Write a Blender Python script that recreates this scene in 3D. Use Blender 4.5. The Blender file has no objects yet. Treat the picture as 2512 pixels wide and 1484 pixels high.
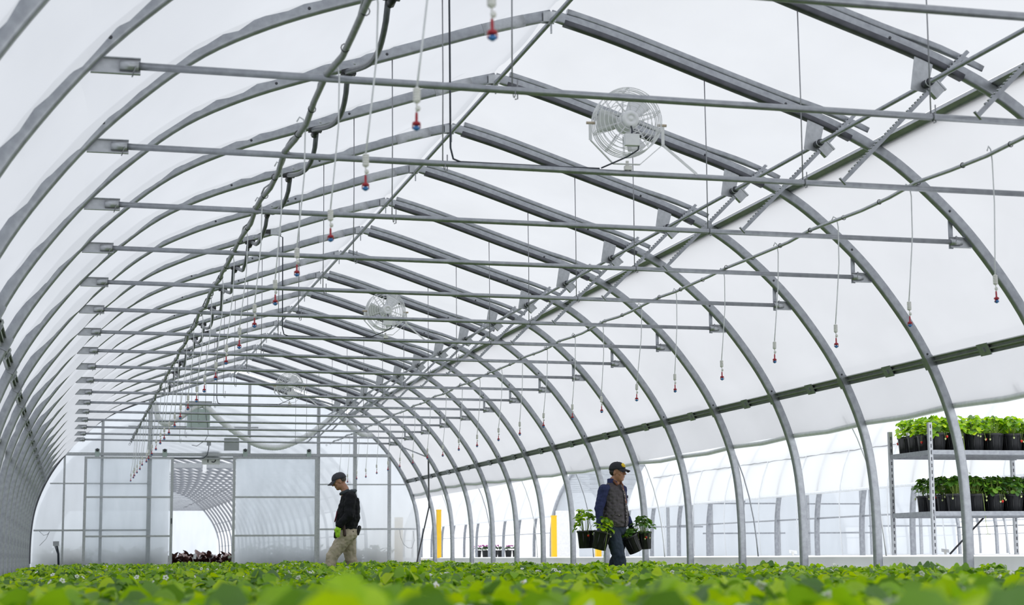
import bpy, bmesh, math, random
import numpy as np
from mathutils import Vector, Matrix, Euler
R = random.Random(7)
PI = math.pi
S = bpy.context.scene
COL = S.collection

# ------------------------------------------------------------------ camera, sky, exposure
CAMP = Vector((-3.493, 0.0, 0.54))
F_PX, YAW, PIT, ROL = 4327.16, 0.24575, 0.14259, -0.00795
def _camera():
    cy, sy, cp, sp = math.cos(YAW), math.sin(YAW), math.cos(PIT), math.sin(PIT)
    fw = Vector((sy*cp, cy*cp, sp)); rt = Vector((cy, -sy, 0)); up = rt.cross(fw)
    r = rt*math.cos(ROL) + up*math.sin(ROL); u = -rt*math.sin(ROL) + up*math.cos(ROL)
    cd = bpy.data.cameras.new('camera'); co = bpy.data.objects.new('camera', cd); COL.objects.link(co)
    m = Matrix((r, u, -fw)).transposed().to_4x4(); m.translation = CAMP
    co.matrix_world = m
    cd.sensor_width = 36.0; cd.lens = F_PX/2512*36.0; cd.clip_start = 0.05; cd.clip_end = 500
    cd.dof.use_dof = True; cd.dof.focus_distance = 19.0; cd.dof.aperture_fstop = 4.5
    S.camera = co
_camera()
W = bpy.data.worlds.new('sky'); S.world = W; W.use_nodes = True
def _world():
    nt = W.node_tree; nt.nodes.clear()
    out = nt.nodes.new('ShaderNodeOutputWorld'); bg = nt.nodes.new('ShaderNodeBackground')
    tc = nt.nodes.new('ShaderNodeTexCoord'); sep = nt.nodes.new('ShaderNodeSeparateXYZ')
    mr = nt.nodes.new('ShaderNodeMapRange'); mr.inputs[1].default_value = -1; mr.inputs[2].default_value = 1
    ramp = nt.nodes.new('ShaderNodeMix'); ramp.data_type = 'RGBA'
    ramp.inputs[6].default_value = (0.76, 0.80, 0.86, 1)      # overcast to the west
    ramp.inputs[7].default_value = (1.0, 1.005, 1.02, 1)       # brighter overcast to the east
    nt.links.new(tc.outputs['Generated'], sep.inputs[0]); nt.links.new(sep.outputs[0], mr.inputs[0])
    nt.links.new(mr.outputs[0], ramp.inputs[0]); nt.links.new(ramp.outputs[2], bg.inputs[0])
    bg.inputs[1].default_value = 1.92
    nt.links.new(bg.outputs[0], out.inputs[0])
_world()
S.view_settings.view_transform = 'Standard'; S.view_settings.look = 'None'
S.view_settings.gamma = 1.0; S.view_settings.use_curve_mapping = False
S.view_settings.exposure = 0.0
S.cycles.max_bounces = 8; S.cycles.transparent_max_bounces = 24; S.cycles.transmission_bounces = 6
S.cycles.diffuse_bounces = 4; S.cycles.glossy_bounces = 3; S.cycles.use_denoising = True
S.cycles.caustics_reflective = False; S.cycles.caustics_refractive = False

# ------------------------------------------------------------------ materials
def nodes_of(name):
    m = bpy.data.materials.new(name); m.use_nodes = True
    return m, m.node_tree, m.node_tree.nodes['Principled BSDF']
def noise_rgb(nt, c1, c2, scale, coord='Object', detail=3, stretch=None):
    tc = nt.nodes.new('ShaderNodeTexCoord'); no = nt.nodes.new('ShaderNodeTexNoise')
    no.inputs['Scale'].default_value = scale; no.inputs['Detail'].default_value = detail
    src = tc.outputs[coord]
    if stretch:
        mp = nt.nodes.new('ShaderNodeMapping'); mp.inputs['Scale'].default_value = stretch
        nt.links.new(src, mp.inputs[0]); src = mp.outputs[0]
    nt.links.new(src, no.inputs['Vector'])
    mx = nt.nodes.new('ShaderNodeMix'); mx.data_type = 'RGBA'
    mx.inputs[6].default_value = (*c1, 1); mx.inputs[7].default_value = (*c2, 1)
    rp = nt.nodes.new('ShaderNodeMapRange'); rp.inputs[1].default_value = .3; rp.inputs[2].default_value = .7
    nt.links.new(no.outputs[0], rp.inputs[0]); nt.links.new(rp.outputs[0], mx.inputs[0])
    return mx.outputs[2], no.outputs[0]
def mat(name, c1, c2=None, rough=.6, metal=0, scale=8, bump=0, coord='Object', stretch=None, spec=.5):
    m, nt, b = nodes_of(name)
    c2 = c2 or tuple(x*.85 for x in c1)
    col, fac = noise_rgb(nt, c1, c2, scale, coord, stretch=stretch)
    nt.links.new(col, b.inputs['Base Color']); b.inputs['Roughness'].default_value = rough
    b.inputs['Metallic'].default_value = metal; b.inputs['Specular IOR Level'].default_value = spec
    if bump:
        bp = nt.nodes.new('ShaderNodeBump'); bp.inputs['Strength'].default_value = bump; bp.inputs['Distance'].default_value = .02
        nt.links.new(fac, bp.inputs['Height']); nt.links.new(bp.outputs[0], b.inputs['Normal'])
    return m
def film_mat(name, col, transp, transl, scale=1.5, streak=.06, bump=.15):
    m, nt, b = nodes_of(name); nt.nodes.remove(b); out = nt.nodes['Material Output']
    c2 = tuple(x*(1-streak) for x in col)
    cc, fac = noise_rgb(nt, col, c2, scale, stretch=(1, .5, .25))
    bp = nt.nodes.new('ShaderNodeBump'); bp.inputs['Strength'].default_value = bump; bp.inputs['Distance'].default_value = .03
    nt.links.new(fac, bp.inputs['Height'])
    tl = nt.nodes.new('ShaderNodeBsdfTranslucent'); tp = nt.nodes.new('ShaderNodeBsdfTransparent'); df = nt.nodes.new('ShaderNodeBsdfDiffuse')
    for n in (tl, df): nt.links.new(cc, n.inputs['Color']); nt.links.new(bp.outputs[0], n.inputs['Normal'])
    nt.links.new(cc, tp.inputs['Color'])
    m1 = nt.nodes.new('ShaderNodeMixShader'); m1.inputs[0].default_value = transl      # diffuse -> translucent
    nt.links.new(df.outputs[0], m1.inputs[1]); nt.links.new(tl.outputs[0], m1.inputs[2])
    m2 = nt.nodes.new('ShaderNodeMixShader'); m2.inputs[0].default_value = transp
    nt.links.new(m1.outputs[0], m2.inputs[1]); nt.links.new(tp.outputs[0], m2.inputs[2])
    nt.links.new(m2.outputs[0], out.inputs[0])
    return m
def leaf_mat(name, ca, cb, cc, tr=.35):
    m, nt, b = nodes_of(name); out = nt.nodes['Material Output']
    ge = nt.nodes.new('ShaderNodeNewGeometry'); oi = nt.nodes.new('ShaderNodeObjectInfo')
    ad = nt.nodes.new('ShaderNodeMath'); ad.operation = 'ADD'; fr = nt.nodes.new('ShaderNodeMath'); fr.operation = 'FRACT'
    nt.links.new(ge.outputs['Random Per Island'], ad.inputs[0]); nt.links.new(oi.outputs['Random'], ad.inputs[1]); nt.links.new(ad.outputs[0], fr.inputs[0])
    cr = nt.nodes.new('ShaderNodeValToRGB'); e = cr.color_ramp.elements
    e[0].position = 0; e[0].color = (*ca, 1); e[1].position = 1; e[1].color = (*cc, 1); x = e.new(.55); x.color = (*cb, 1)
    nt.links.new(fr.outputs[0], cr.inputs[0]); nt.links.new(cr.outputs[0], b.inputs['Base Color'])
    b.inputs['Roughness'].default_value = .42; b.inputs['Specular IOR Level'].default_value = .45
    tc = nt.nodes.new('ShaderNodeTexCoord'); no = nt.nodes.new('ShaderNodeTexNoise'); no.inputs['Scale'].default_value = 60
    nt.links.new(tc.outputs['Object'], no.inputs['Vector'])
    bp = nt.nodes.new('ShaderNodeBump'); bp.inputs['Strength'].default_value = .25; bp.inputs['Distance'].default_value = .01
    nt.links.new(no.outputs[0], bp.inputs['Height']); nt.links.new(bp.outputs[0], b.inputs['Normal'])
    tl = nt.nodes.new('ShaderNodeBsdfTranslucent')
    br = nt.nodes.new('ShaderNodeMix'); br.data_type = 'RGBA'; br.blend_type = 'MULTIPLY'; br.inputs[0].default_value = 1
    br.inputs[7].default_value = (1.0, 1.0, .35, 1); nt.links.new(cr.outputs[0], br.inputs[6])
    hs = nt.nodes.new('ShaderNodeHueSaturation'); hs.inputs['Value'].default_value = 1.7; nt.links.new(br.outputs[2], hs.inputs['Color'])
    nt.links.new(hs.outputs[0], tl.inputs['Color'])
    mx = nt.nodes.new('ShaderNodeMixShader'); mx.inputs[0].default_value = tr
    nt.links.new(b.outputs[0], mx.inputs[1]); nt.links.new(tl.outputs[0], mx.inputs[2]); nt.links.new(mx.outputs[0], out.inputs[0])
    return m
M = {}
M['galv'] = mat('galvanised_steel', (.39, .41, .44), (.30, .315, .345), .36, .66, 22, .03)
M['galv_light'] = mat('pale_galvanised_steel', (.50, .52, .545), (.41, .425, .45), .40, .6, 30)
M['galv_dark'] = mat('dark_steel', (.085, .088, .10), (.055, .058, .068), .5, .4, 30)
M['rib_bar'] = mat('dark_rib_bar_metal', (.105, .108, .125), (.07, .072, .085), .45, .5, 14)
M['channel'] = mat('aluminium_channel', (.34, .36, .36), (.27, .285, .285), .45, .5, 12)
M['film'] = film_mat('inflated_poly_film', (.52, .526, .539), .10, .95)
M['film_vent'] = film_mat('vent_poly_film', (.515, .522, .534), .28, .95)
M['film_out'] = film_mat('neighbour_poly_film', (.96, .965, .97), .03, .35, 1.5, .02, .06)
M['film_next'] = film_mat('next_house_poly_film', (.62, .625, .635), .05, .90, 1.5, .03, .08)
M['poly'] = film_mat('polycarbonate_sheet', (.84, .86, .88), .40, .92, 5, .04, .03)
M['poly_door'] = film_mat('door_polycarbonate', (.95, .965, .975), .78, .92, 5, .04, .03)
M['white'] = mat('white_enamel', (.80, .81, .82), (.72, .73, .75), .45, 0, 20)
M['white_fabric'] = mat('white_ground_cover', (.95, .955, .96), (.89, .895, .90), .8, 0, 3, .2)
M['hose'] = mat('translucent_white_hose', (.72, .74, .76), (.66, .68, .70), .4, 0, 20)
M['plastic_white'] = mat('ivory_plastic', (.76, .76, .72), (.68, .68, .64), .4, 0, 30)
M['red'] = mat('red_plastic', (.36, .02, .03), (.38, .015, .03), .35, 0, 30)
M['blue'] = mat('blue_plastic', (.05, .20, .48), (.04, .15, .38), .35, 0, 30)
M['black_plastic'] = mat('black_plastic', (.018, .019, .022), (.011, .012, .014), .45, 0, 20)
M['cable'] = mat('black_cable', (.02, .03, .045), (.015, .02, .03), .45, 0, 20)
M['pipe_grey'] = mat('grey_poly_pipe', (.30, .315, .33), (.22, .23, .24), .5, 0, 25)
M['conduit'] = mat('grey_flexible_conduit', (.13, .14, .15), (.09, .10, .11), .45, .2, 25)
M['soil'] = mat('dark_potting_soil', (.035, .025, .018), (.015, .011, .008), .95, 0, 60, .5)
M['floor'] = mat('woven_ground_cloth', (.10, .10, .095), (.06, .06, .055), .9, 0, 6, .2)
M['ground'] = mat('pale_gravel_ground', (.55, .56, .57), (.46, .47, .48), .9, 0, 2, .2)
M['yellow'] = mat('yellow_post_sleeve', (.85, .52, .01), (.80, .48, .01), .5, 0, 8)
M['wire'] = mat('galvanised_wire', (.30, .31, .33), (.24, .25, .27), .45, .4, 20)
M['wood'] = mat('tan_strap', (.52, .44, .33), (.45, .37, .28), .6, 0, 20)
M['box_green'] = mat('pale_green_grey_enamel', (.42, .50, .48), (.37, .45, .43), .5, 0, 8)
M['box_grey'] = mat('grey_enamel', (.38, .40, .42), (.34, .36, .38), .5, 0, 8)
M['duct'] = mat('white_poly_duct', (.80, .82, .84), (.70, .72, .74), .5, 0, 20)
M['leaf'] = leaf_mat('strawberry_leaf', (.085, .185, .050), (.25, .46, .016), (.50, .66, .006), .40)
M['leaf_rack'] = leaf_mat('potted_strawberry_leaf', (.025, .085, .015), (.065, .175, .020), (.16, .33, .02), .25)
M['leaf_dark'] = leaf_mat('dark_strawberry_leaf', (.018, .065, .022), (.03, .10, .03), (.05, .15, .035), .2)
M['stem'] = mat('green_stem', (.22, .36, .05), (.30, .38, .08), .5, 0, 30)
M['purple_leaf'] = mat('bronze_purple_leaf', (.15, .070, .055), (.055, .022, .028), .35, 0, 9, .3)
M['petal'] = mat('white_petal', (.85, .86, .84), (.80, .80, .78), .5, 0, 30)
M['pollen'] = mat('yellow_flower_centre', (.65, .50, .04), (.5, .4, .03), .6, 0, 60)
M['pink'] = mat('pink_petal', (.62, .16, .48), (.5, .10, .38), .5, 0, 30)
M['berry'] = mat('ripe_strawberry', (.62, .025, .012), (.50, .015, .01), .3, 0, 90, .2)
M['unripe'] = mat('unripe_strawberry', (.62, .66, .34), (.50, .58, .25), .35, 0, 90, .2)
M['skin'] = mat('skin', (.42, .21, .125), (.36, .175, .10), .5, 0, 30)
M['skin_light'] = mat('lighter_skin', (.46, .24, .155), (.38, .18, .115), .5, 0, 30)
M['hair'] = mat('black_hair', (.012, .010, .010), (.02, .017, .016), .55, 0, 60)
M['hair_grey'] = mat('short_dark_greying_hair', (.09, .07, .06), (.05, .04, .035), .7, 0, 90)
M['navy'] = mat('navy_sleeve_cloth', (.022, .032, .115), (.014, .020, .075), .85, 0, 7, .5)
M['jacket'] = mat('black_jacket_cloth', (.008, .009, .011), (.014, .015, .019), .75, 0, 6, .4, spec=.15)
M['hood'] = mat('slate_hood_cloth', (.05, .065, .075), (.035, .045, .055), .8, 0, 12, .5)
M['khaki'] = mat('khaki_cloth', (.50, .43, .335), (.38, .325, .25), .85, 0, 7, .8)
M['jeans'] = mat('dark_denim', (.010, .020, .038), (.022, .038, .062), .85, 0, 8, .6)
M['cap_black'] = mat('black_cap_cloth', (.012, .013, .018), (.02, .021, .027), .8, 0, 30)
M['cap_grey'] = mat('charcoal_cap_cloth', (.035, .036, .046), (.055, .056, .068), .8, 0, 20)
M['lime'] = mat('lime_glove', (.50, .86, .05), (.42, .76, .04), .7, 0, 20)
M['purple_glove'] = mat('blue_violet_glove', (.10, .10, .42), (.07, .07, .32), .5, 0, 20)
M['leather'] = mat('brown_leather', (.060, .026, .018), (.035, .016, .012), .5, 0, 20)
M['tan_trim'] = mat('tan_brown_trim', (.20, .075, .035), (.15, .055, .028), .7, 0, 30)
M['snap'] = mat('silver_snap', (.75, .72, .66), (.7, .66, .6), .3, .8, 10)
M['maroon'] = mat('maroon_trim', (.16, .012, .03), (.12, .01, .02), .6, 0, 10)
M['logo_yellow'] = mat('yellow_patch', (.90, .62, .02), (.86, .58, .02), .6, 0, 40)
M['eye_white'] = mat('eye_white', (.7, .68, .66), (.65, .62, .6), .3, 0, 10)
M['eye_dark'] = mat('dark_iris', (.012, .008, .006), (.02, .012, .01), .2, 0, 10)
M['sole'] = mat('dark_boot', (.03, .022, .018), (.02, .015, .012), .6, 0, 20)
def vest_mat():
    m, nt, b = nodes_of('quilted_vest_cloth')
    tc = nt.nodes.new('ShaderNodeTexCoord'); acc = []
    for ang in (.75, -.75):
        mp = nt.nodes.new('ShaderNodeMapping'); mp.inputs['Rotation'].default_value = (0, ang, 0)
        wv = nt.nodes.new('ShaderNodeTexWave'); wv.inputs['Scale'].default_value = 5.5; wv.bands_direction = 'Z'
        wv.inputs['Distortion'].default_value = .6
        nt.links.new(tc.outputs['Object'], mp.inputs[0]); nt.links.new(mp.outputs[0], wv.inputs[0]); acc.append(wv.outputs['Fac'])
    mn = nt.nodes.new('ShaderNodeMath'); mn.operation = 'MINIMUM'
    nt.links.new(acc[0], mn.inputs[0]); nt.links.new(acc[1], mn.inputs[1])
    bp = nt.nodes.new('ShaderNodeBump'); bp.inputs['Strength'].default_value = .7; bp.inputs['Distance'].default_value = .012
    nt.links.new(mn.outputs[0], bp.inputs['Height']); nt.links.new(bp.outputs[0], b.inputs['Normal'])
    b.inputs['Base Color'].default_value = (.062, .054, .060, 1); b.inputs['Roughness'].default_value = .6
    return m
M['vest'] = vest_mat()

# ------------------------------------------------------------------ mesh helpers
class MB:
    def __init__(s): s.v = []; s.f = []
    def add(s, vs, fs):
        o = len(s.v); s.v.extend(tuple(p) for p in vs); s.f.extend(tuple(i+o for i in f) for f in fs); return s
    def box(s, x0, x1, y0, y1, z0, z1, m=None):
        vs = [Vector(p) for p in ((x0,y0,z0),(x1,y0,z0),(x1,y1,z0),(x0,y1,z0),(x0,y0,z1),(x1,y0,z1),(x1,y1,z1),(x0,y1,z1))]
        if m is not None: vs = [m @ p for p in vs]
        return s.add(vs, [(0,3,2,1),(4,5,6,7),(0,1,5,4),(1,2,6,5),(2,3,7,6),(3,0,4,7)])
    def bar(s, a, b, w, h, up=(0,0,1)):           # rectangular bar a->b
        a, b, up = Vector(a), Vector(b), Vector(up); d = (b-a); L = d.length; d.normalize()
        x = d.cross(up); x.normalize() if x.length > 1e-6 else None
        if x.length < 1e-6: x = Vector((1,0,0))
        z = x.cross(d); vs = []
        for p in (a, b):
            for sx, sz in ((-1,-1),(1,-1),(1,1),(-1,1)): vs.append(p + x*sx*w/2 + z*sz*h/2)
        return s.add(vs, [(0,1,2,3),(7,6,5,4),(0,4,5,1),(1,5,6,2),(2,6,7,3),(3,7,4,0)])
    def tube(s, pts, r, n=8, cap=True, closed=False):
        pts = [Vector(p) for p in pts]; m = len(pts); rs = r if isinstance(r, (list, tuple)) else [r]*m
        T = []
        for i in range(m):
            if closed: t = pts[(i+1) % m] - pts[i-1]
            else: t = pts[min(i+1, m-1)] - pts[max(i-1, 0)]
            T.append(t.normalized())
        nrm = T[0].orthogonal().normalized(); vs = []
        for i in range(m):
            nrm = (nrm - T[i]*nrm.dot(T[i])).normalized() if (nrm - T[i]*nrm.dot(T[i])).length > 1e-6 else T[i].orthogonal().normalized()
            b = T[i].cross(nrm)
            for j in range(n):
                a = 2*PI*j/n; vs.append(pts[i] + (nrm*math.cos(a) + b*math.sin(a))*rs[i])
        fs = []
        for i in range(m if closed else m-1):
            k = (i+1) % m
            for j in range(n): fs.append((i*n+j, i*n+(j+1) % n, k*n+(j+1) % n, k*n+j))
        if cap and not closed: fs.append(tuple(range(n-1, -1, -1))); fs.append(tuple((m-1)*n+j for j in range(n)))
        return s.add(vs, fs)
    def lathe(s, prof, n=20, o=(0,0,0), m=None, cap=True):     # prof: (r,z) around local z
        vs = []; o = Vector(o)
        for r, z in prof:
            for j in range(n):
                p = Vector((r*math.cos(2*PI*j/n), r*math.sin(2*PI*j/n), z))
                vs.append(o + (m @ p if m is not None else p))
        fs = []
        for i in range(len(prof)-1):
            for j in range(n): fs.append((i*n+j, i*n+(j+1) % n, (i+1)*n+(j+1) % n, (i+1)*n+j))
        if cap: fs.append(tuple(range(n-1, -1, -1))); fs.append(tuple((len(prof)-1)*n+j for j in range(n)))
        return s.add(vs, fs)
    def ell(s, c, r, nu=12, nv=8, m=None):
        prof = [(max(math.sin(PI*i/nv), 1e-4), -math.cos(PI*i/nv)) for i in range(nv+1)]
        vs = []; fs = []; c = Vector(c)
        for a, z in prof:
            for j in range(nu):
                p = Vector((a*math.cos(2*PI*j/nu)*r[0], a*math.sin(2*PI*j/nu)*r[1], z*r[2]))
                vs.append(c + (m @ p if m is not None else p))
        for i in range(nv):
            for j in range(nu): fs.append((i*nu+j, i*nu+(j+1) % nu, (i+1)*nu+(j+1) % nu, (i+1)*nu+j))
        return s.add(vs, fs)
    def mesh(s, name, mt, smooth=True):
        me = bpy.data.meshes.new(name); me.from_pydata(s.v, [], s.f)
        if mt: me.materials.append(mt)
        if smooth: me.polygons.foreach_set('use_smooth', [True]*len(me.polygons))
        me.update(); return me
    def obj(s, name, mt, parent=None, smooth=True, loc=None):
        o = bpy.data.objects.new(name, s.mesh(name, mt, smooth)); COL.objects.link(o)
        if parent: o.parent = parent
        if loc: o.location = loc
        return o
def link(name, me, parent=None, loc=(0,0,0), rot=(0,0,0), sc=1):
    o = bpy.data.objects.new(name, me); COL.objects.link(o); o.parent = parent
    o.location = loc; o.rotation_euler = rot; o.scale = (sc, sc, sc) if not isinstance(sc, tuple) else sc
    return o
def tag(o, label, cat, group=None, kind=None):
    if label: o['label'] = label
    if cat: o['category'] = cat
    if group: o['group'] = group
    if kind: o['kind'] = kind
    return o
def thing(name, label, cat, loc=(0,0,0), rz=0, group=None):
    o = bpy.data.objects.new(name, None); COL.objects.link(o); o.empty_display_size = .1
    o.location = loc; o.rotation_euler = (0, 0, rz)
    return tag(o, label, cat, group)
def copy_tree(o, parent=None):
    c = o.copy(); COL.objects.link(c); c.parent = parent
    for ch in list(o.children): copy_tree(ch, c)
    return c
ORD = ['first','second','third','fourth','fifth','sixth','seventh','eighth','ninth','tenth','eleventh','twelfth','thirteenth','fourteenth','fifteenth','sixteenth','seventeenth','eighteenth','nineteenth','twentieth','twenty-first','twenty-second','twenty-third','twenty-fourth','twenty-fifth','twenty-sixth','twenty-seventh','twenty-eighth','twenty-ninth','thirtieth']

# ------------------------------------------------------------------ arch profile
SP, Y0 = 1.83, 12.622
def YK(k): return Y0 + k*SP
K0, K1 = -7, 15
_h = [(0,2.245),(.24,2.178),(.48,2.100),(.67,2.036),(.87,1.970),(1.05,1.912),(1.22,1.852),(1.35,1.795),(1.48,1.730),(1.60,1.646),(1.70,1.560),(1.81,1.460),(1.91,1.352),(2.0,1.238),(2.1,1.098),(2.18,.960),(2.25,.806),(2.3,.662),(2.33,.53),(2.35,.36),(2.358,.17),(2.358,0),(2.358,-.28)]
HP = [(x*SP, z*SP+.54) for x, z in _h]; HP[0] = (0.0, 4.645)
def resample(P, n):
    P = [Vector((p[0], p[1])) for p in P]
    def cr(a, b, c, d, t): return .5*((2*b)+(c-a)*t+(2*a-5*b+4*c-d)*t*t+(3*b-a-3*c+d)*t**3)
    D = []
    for i in range(len(P)-1):
        a = P[max(i-1, 0)]; d = P[min(i+2, len(P)-1)]
        for j in range(12): D.append(cr(a, P[i], P[i+1], d, j/12))
    D.append(P[-1]); L = [0]
    for i in range(1, len(D)): L.append(L[-1]+(D[i]-D[i-1]).length)
    out = []; k = 0
    for i in range(n):
        t = L[-1]*i/(n-1)
        while k < len(L)-2 and L[k+1] < t: k += 1
        f = (t-L[k])/max(L[k+1]-L[k], 1e-9); out.append(D[k].lerp(D[k+1], min(f, 1)))
    for _ in range(2): out = [out[0]]+[(out[i-1]+out[i]*2+out[i+1])/4 for i in range(1, n-1)]+[out[-1]]
    return out
HALF = resample(HP, 64)                    # ridge -> base, x >= 0
def half_normal(i, P=HALF):
    t = (P[min(i+1, len(P)-1)] - P[max(i-1, 0)]).normalized()
    return Vector((-t.y, t.x)) if (-t.y) > 0 or t.x > .9 else Vector((t.y, -t.x))
def outn(i):
    t = (HALF[min(i+1, 63)] - HALF[max(i-1, 0)]).normalized(); n = Vector((-t.y, t.x))
    return n if n.y > 0 or n.x > 0 else -n
def rib_z(x):
    x = abs(x)
    for a, b in zip(HALF, HALF[1:]):
        if a.x <= x <= b.x: return a.y + (b.y-a.y)*(x-a.x)/max(b.x-a.x, 1e-9)
    return HALF[-1].y
def rib_x(z):
    for a, b in zip(HALF, HALF[1:]):
        if b.y <= z <= a.y: return a.x + (b.x-a.x)*(a.y-z)/max(a.y-b.y, 1e-9)
    return HALF[-1].x
def idx_z(z): return min(range(64), key=lambda i: abs(HALF[i].y-z))
def idx_x(x): return min(range(45), key=lambda i: abs(HALF[i].x-x))
def half_rib_mesh(name, side, hw=.031, hr=.044, off=0.0, i0=0, i1=63, mt=None, tip=False, offs=None):
    mb = MB(); n = 12; vs = []; fs = []; ids = list(range(i0, i1+1))
    for q, i in enumerate(ids):
        p = HALF[i]; nn = outn(i); o = offs(q/(len(ids)-1)) if offs else off
        sq = 1.0
        if q < 2 and i0 == 0: sq = .45 + .27*q            # flattened end at the ridge
        if tip and q > len(ids)-4: sq = (len(ids)-q)/4.5
        for j in range(n):
            a = 2*PI*(j+.5)/n; ca, sa = math.cos(a), math.sin(a)
            e = .42; ca = math.copysign(abs(ca)**e, ca); sa = math.copysign(abs(sa)**e, sa)
            c2 = p + nn*(o + sa*hr)
            vs.append((side*c2.x, ca*hw*sq, c2.y))
    m = len(ids)
    for q in range(m-1):
        for j in range(n):
            f = (q*n+j, q*n+(j+1) % n, (q+1)*n+(j+1) % n, (q+1)*n+j)
            fs.append(f if side > 0 else f[::-1])
    fs.append(tuple(range(n))); fs.append(tuple((m-1)*n+j for j in range(n)))
    mb.add(vs, fs); me = mb.mesh(name, mt or M['galv'], True)
    return me

# ------------------------------------------------------------------ ground, floor, terrace
def struct(name, mb, mt, smooth=False):
    o = mb.obj(name, mt, None, smooth); o['kind'] = 'structure'; return o
struct('floor', MB().box(-4.45, 4.30, -2, 40.1, -.12, 0), M['floor'])
struct('trim_1', MB().box(-60, -4.45, -10, 120, -.3, -.02).box(-4.45, 4.35, 40.1, 120, -.3, -.02), M['ground'])
tr = MB(); tr.box(4.55, 60, -10, 120, -.3, .50)
struct('trim_2', tr, M['white_fabric'])
struct('trim_3', MB().add([(4.36,-10,.28),(4.95,-10,.515),(4.95,120,.515),(4.36,120,.28),(4.36,-10,-.2),(4.95,-10,-.2),(4.95,120,-.2),(4.36,120,-.2)], [(0,1,2,3),(7,6,5,4),(0,4,5,1),(2,6,7,3),(3,7,4,0),(1,5,6,2)]), M['white_fabric'])

# ------------------------------------------------------------------ greenhouse film
def film_mesh(name, side, ia, ib, k0, k1, mt, base=.046, amp=.10, rs=0, outward=False, ny=10):
    zamp = amp if callable(amp) else (lambda z: amp)
    rr = random.Random(rs); n_i = ib-ia+1; vs = []; fs = []; rows = []
    nseg = (k1-k0)*ny
    ph = [rr.uniform(0, 6.28) for _ in range(40)]
    for jy in range(nseg+1):
        t = (jy % ny)/ny; k = k0 + jy//ny
        bul = math.sin(PI*t)**.60 if 0 < t < 1 else 0
        for q in range(n_i):
            i = ia+q; p = HALF[i]; nn = outn(i)
            taper = 1.0 if side < 0 else min(1, q/4.0, (n_i-1-q)/4.0)
            w = .006*math.sin(i*1.7+ph[(k*7) % 40 % 40]+t*9)*(1 if 0 < t < 1 else 0)
            # pleats where the film is drawn over the rib
            pl = .022*max(0, 1-abs(min(t, 1-t)-.1)*9)*max(-.3, math.sin(i*2.4+ph[k % 40]+math.sin(i)))
            d = base + (-zamp(p.y) if not outward else zamp(p.y))*bul*taper + (w+pl)*taper
            c = p + nn*d
            vs.append((side*c.x, YK(k0)+jy*SP/ny, c.y))
    for jy in range(nseg):
        for q in range(n_i-1):
            a = jy*n_i+q; fs.append((a, a+1, a+n_i+1, a+n_i))
    return MB().add(vs, fs)
i_sill = idx_x(2.70); i_tube = idx_z(1.86); i_lo = idx_z(.12); i_brk = idx_z(3.0); i_pur = idx_z(2.29)
LAMP = lambda z: float(np.interp(z, [.1, 1.6, 2.05, 2.2, 2.4, 2.6, 3.0, 3.6, 4.2, 4.65], [.02, .035, .03, 0, 0, .09, .145, .135, .09, .03]))
struct('ceiling', film_mesh('c', -1, 0, i_brk, K0, K1, M['film'], amp=LAMP, rs=1), M['film'], True)
struct('wall_left', film_mesh('w', -1, i_brk, i_lo, K0, K1, M['film'], amp=LAMP, rs=1), M['film'], True)
RAMP = lambda z: float(np.interp(z, [1.7, 2.1, 2.2, 2.4, 2.5, 3.7], [.04, .04, 0, 0, .05, .05]))
struct('wall_right', film_mesh('w', 1, i_sill, i_tube, K0, K1, M['film'], base=.045, amp=RAMP, rs=3), M['film'], True)

# ------------------------------------------------------------------ arch ribs
i_bar = idx_x(2.42)
me_rl = half_rib_mesh('left_bow', -1); me_rr = half_rib_mesh('right_bow', 1)
me_bar = half_rib_mesh('dark_rib_bar', 1, .036, .024, -.030, 1, i_bar, M['rib_bar'])  # darker bar along the right bow's underside, from the ridge to short of the sill
def bolt_me():
    return MB().lathe([(.009,-.004),(.011,.0),(.011,.006),(.006,.009)], 8, m=Euler((PI/2,0,0)).to_matrix()).mesh('bolt', M['galv_dark'])
me_bolt = bolt_me()
mb = MB(); mb.box(-.07,.03,-.031,-.026,4.585,4.665); mb.box(-.07,.03,.026,.031,4.585,4.665); mb.box(-.006,.006,-.006,.006,4.50,4.60)
me_hub = mb.mesh('ridge_plate', M['galv_light'], False)
me_slv = half_rib_mesh('splice_sleeve', -1, .034, .045, 0, 2, 5, M['galv_light'])
def make_rib():
    t = thing('arch_rib', 'x', 'greenhouse rib')
    link('left_bow', me_rl, t); link('right_bow', me_rr, t); link('dark_rib_bar', me_bar, t); link('ridge_plate', me_hub, t); link('splice_sleeve', me_slv, t)
    for x in (-1.28, -1.36, -2.1, -3.35, 1.9, 3.28, 3.98):
        link('bolt', me_bolt, t, (x, -.027, rib_z(x)))
    return t
ribs = {}
r0 = make_rib()
for k in range(K0, K1+1):
    r = r0 if k == K0 else copy_tree(r0)
    r.location = (0, YK(k), 0)
    tag(r, 'grey galvanised arch rib, '+ORD[K1-k]+' counted forward from the far end wall', 'greenhouse rib', 'arched ribs of the greenhouse frame')
    ribs[k] = r
bz = thing('ridge_purlin', 'long steel tube running the length of the roof under the ridge', 'roof tube')
MB().tube([(0, YK(K0), 4.598), (0, YK(K1), 4.598)], .019, 10).obj('tube', M['galv'], bz)
for k in range(K0, K1+1): MB().tube([(.0, YK(k)-.03, 4.598), (.0, YK(k)+.03, 4.598)], .024, 8).obj('collar', M['galv_light'], bz)

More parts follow.
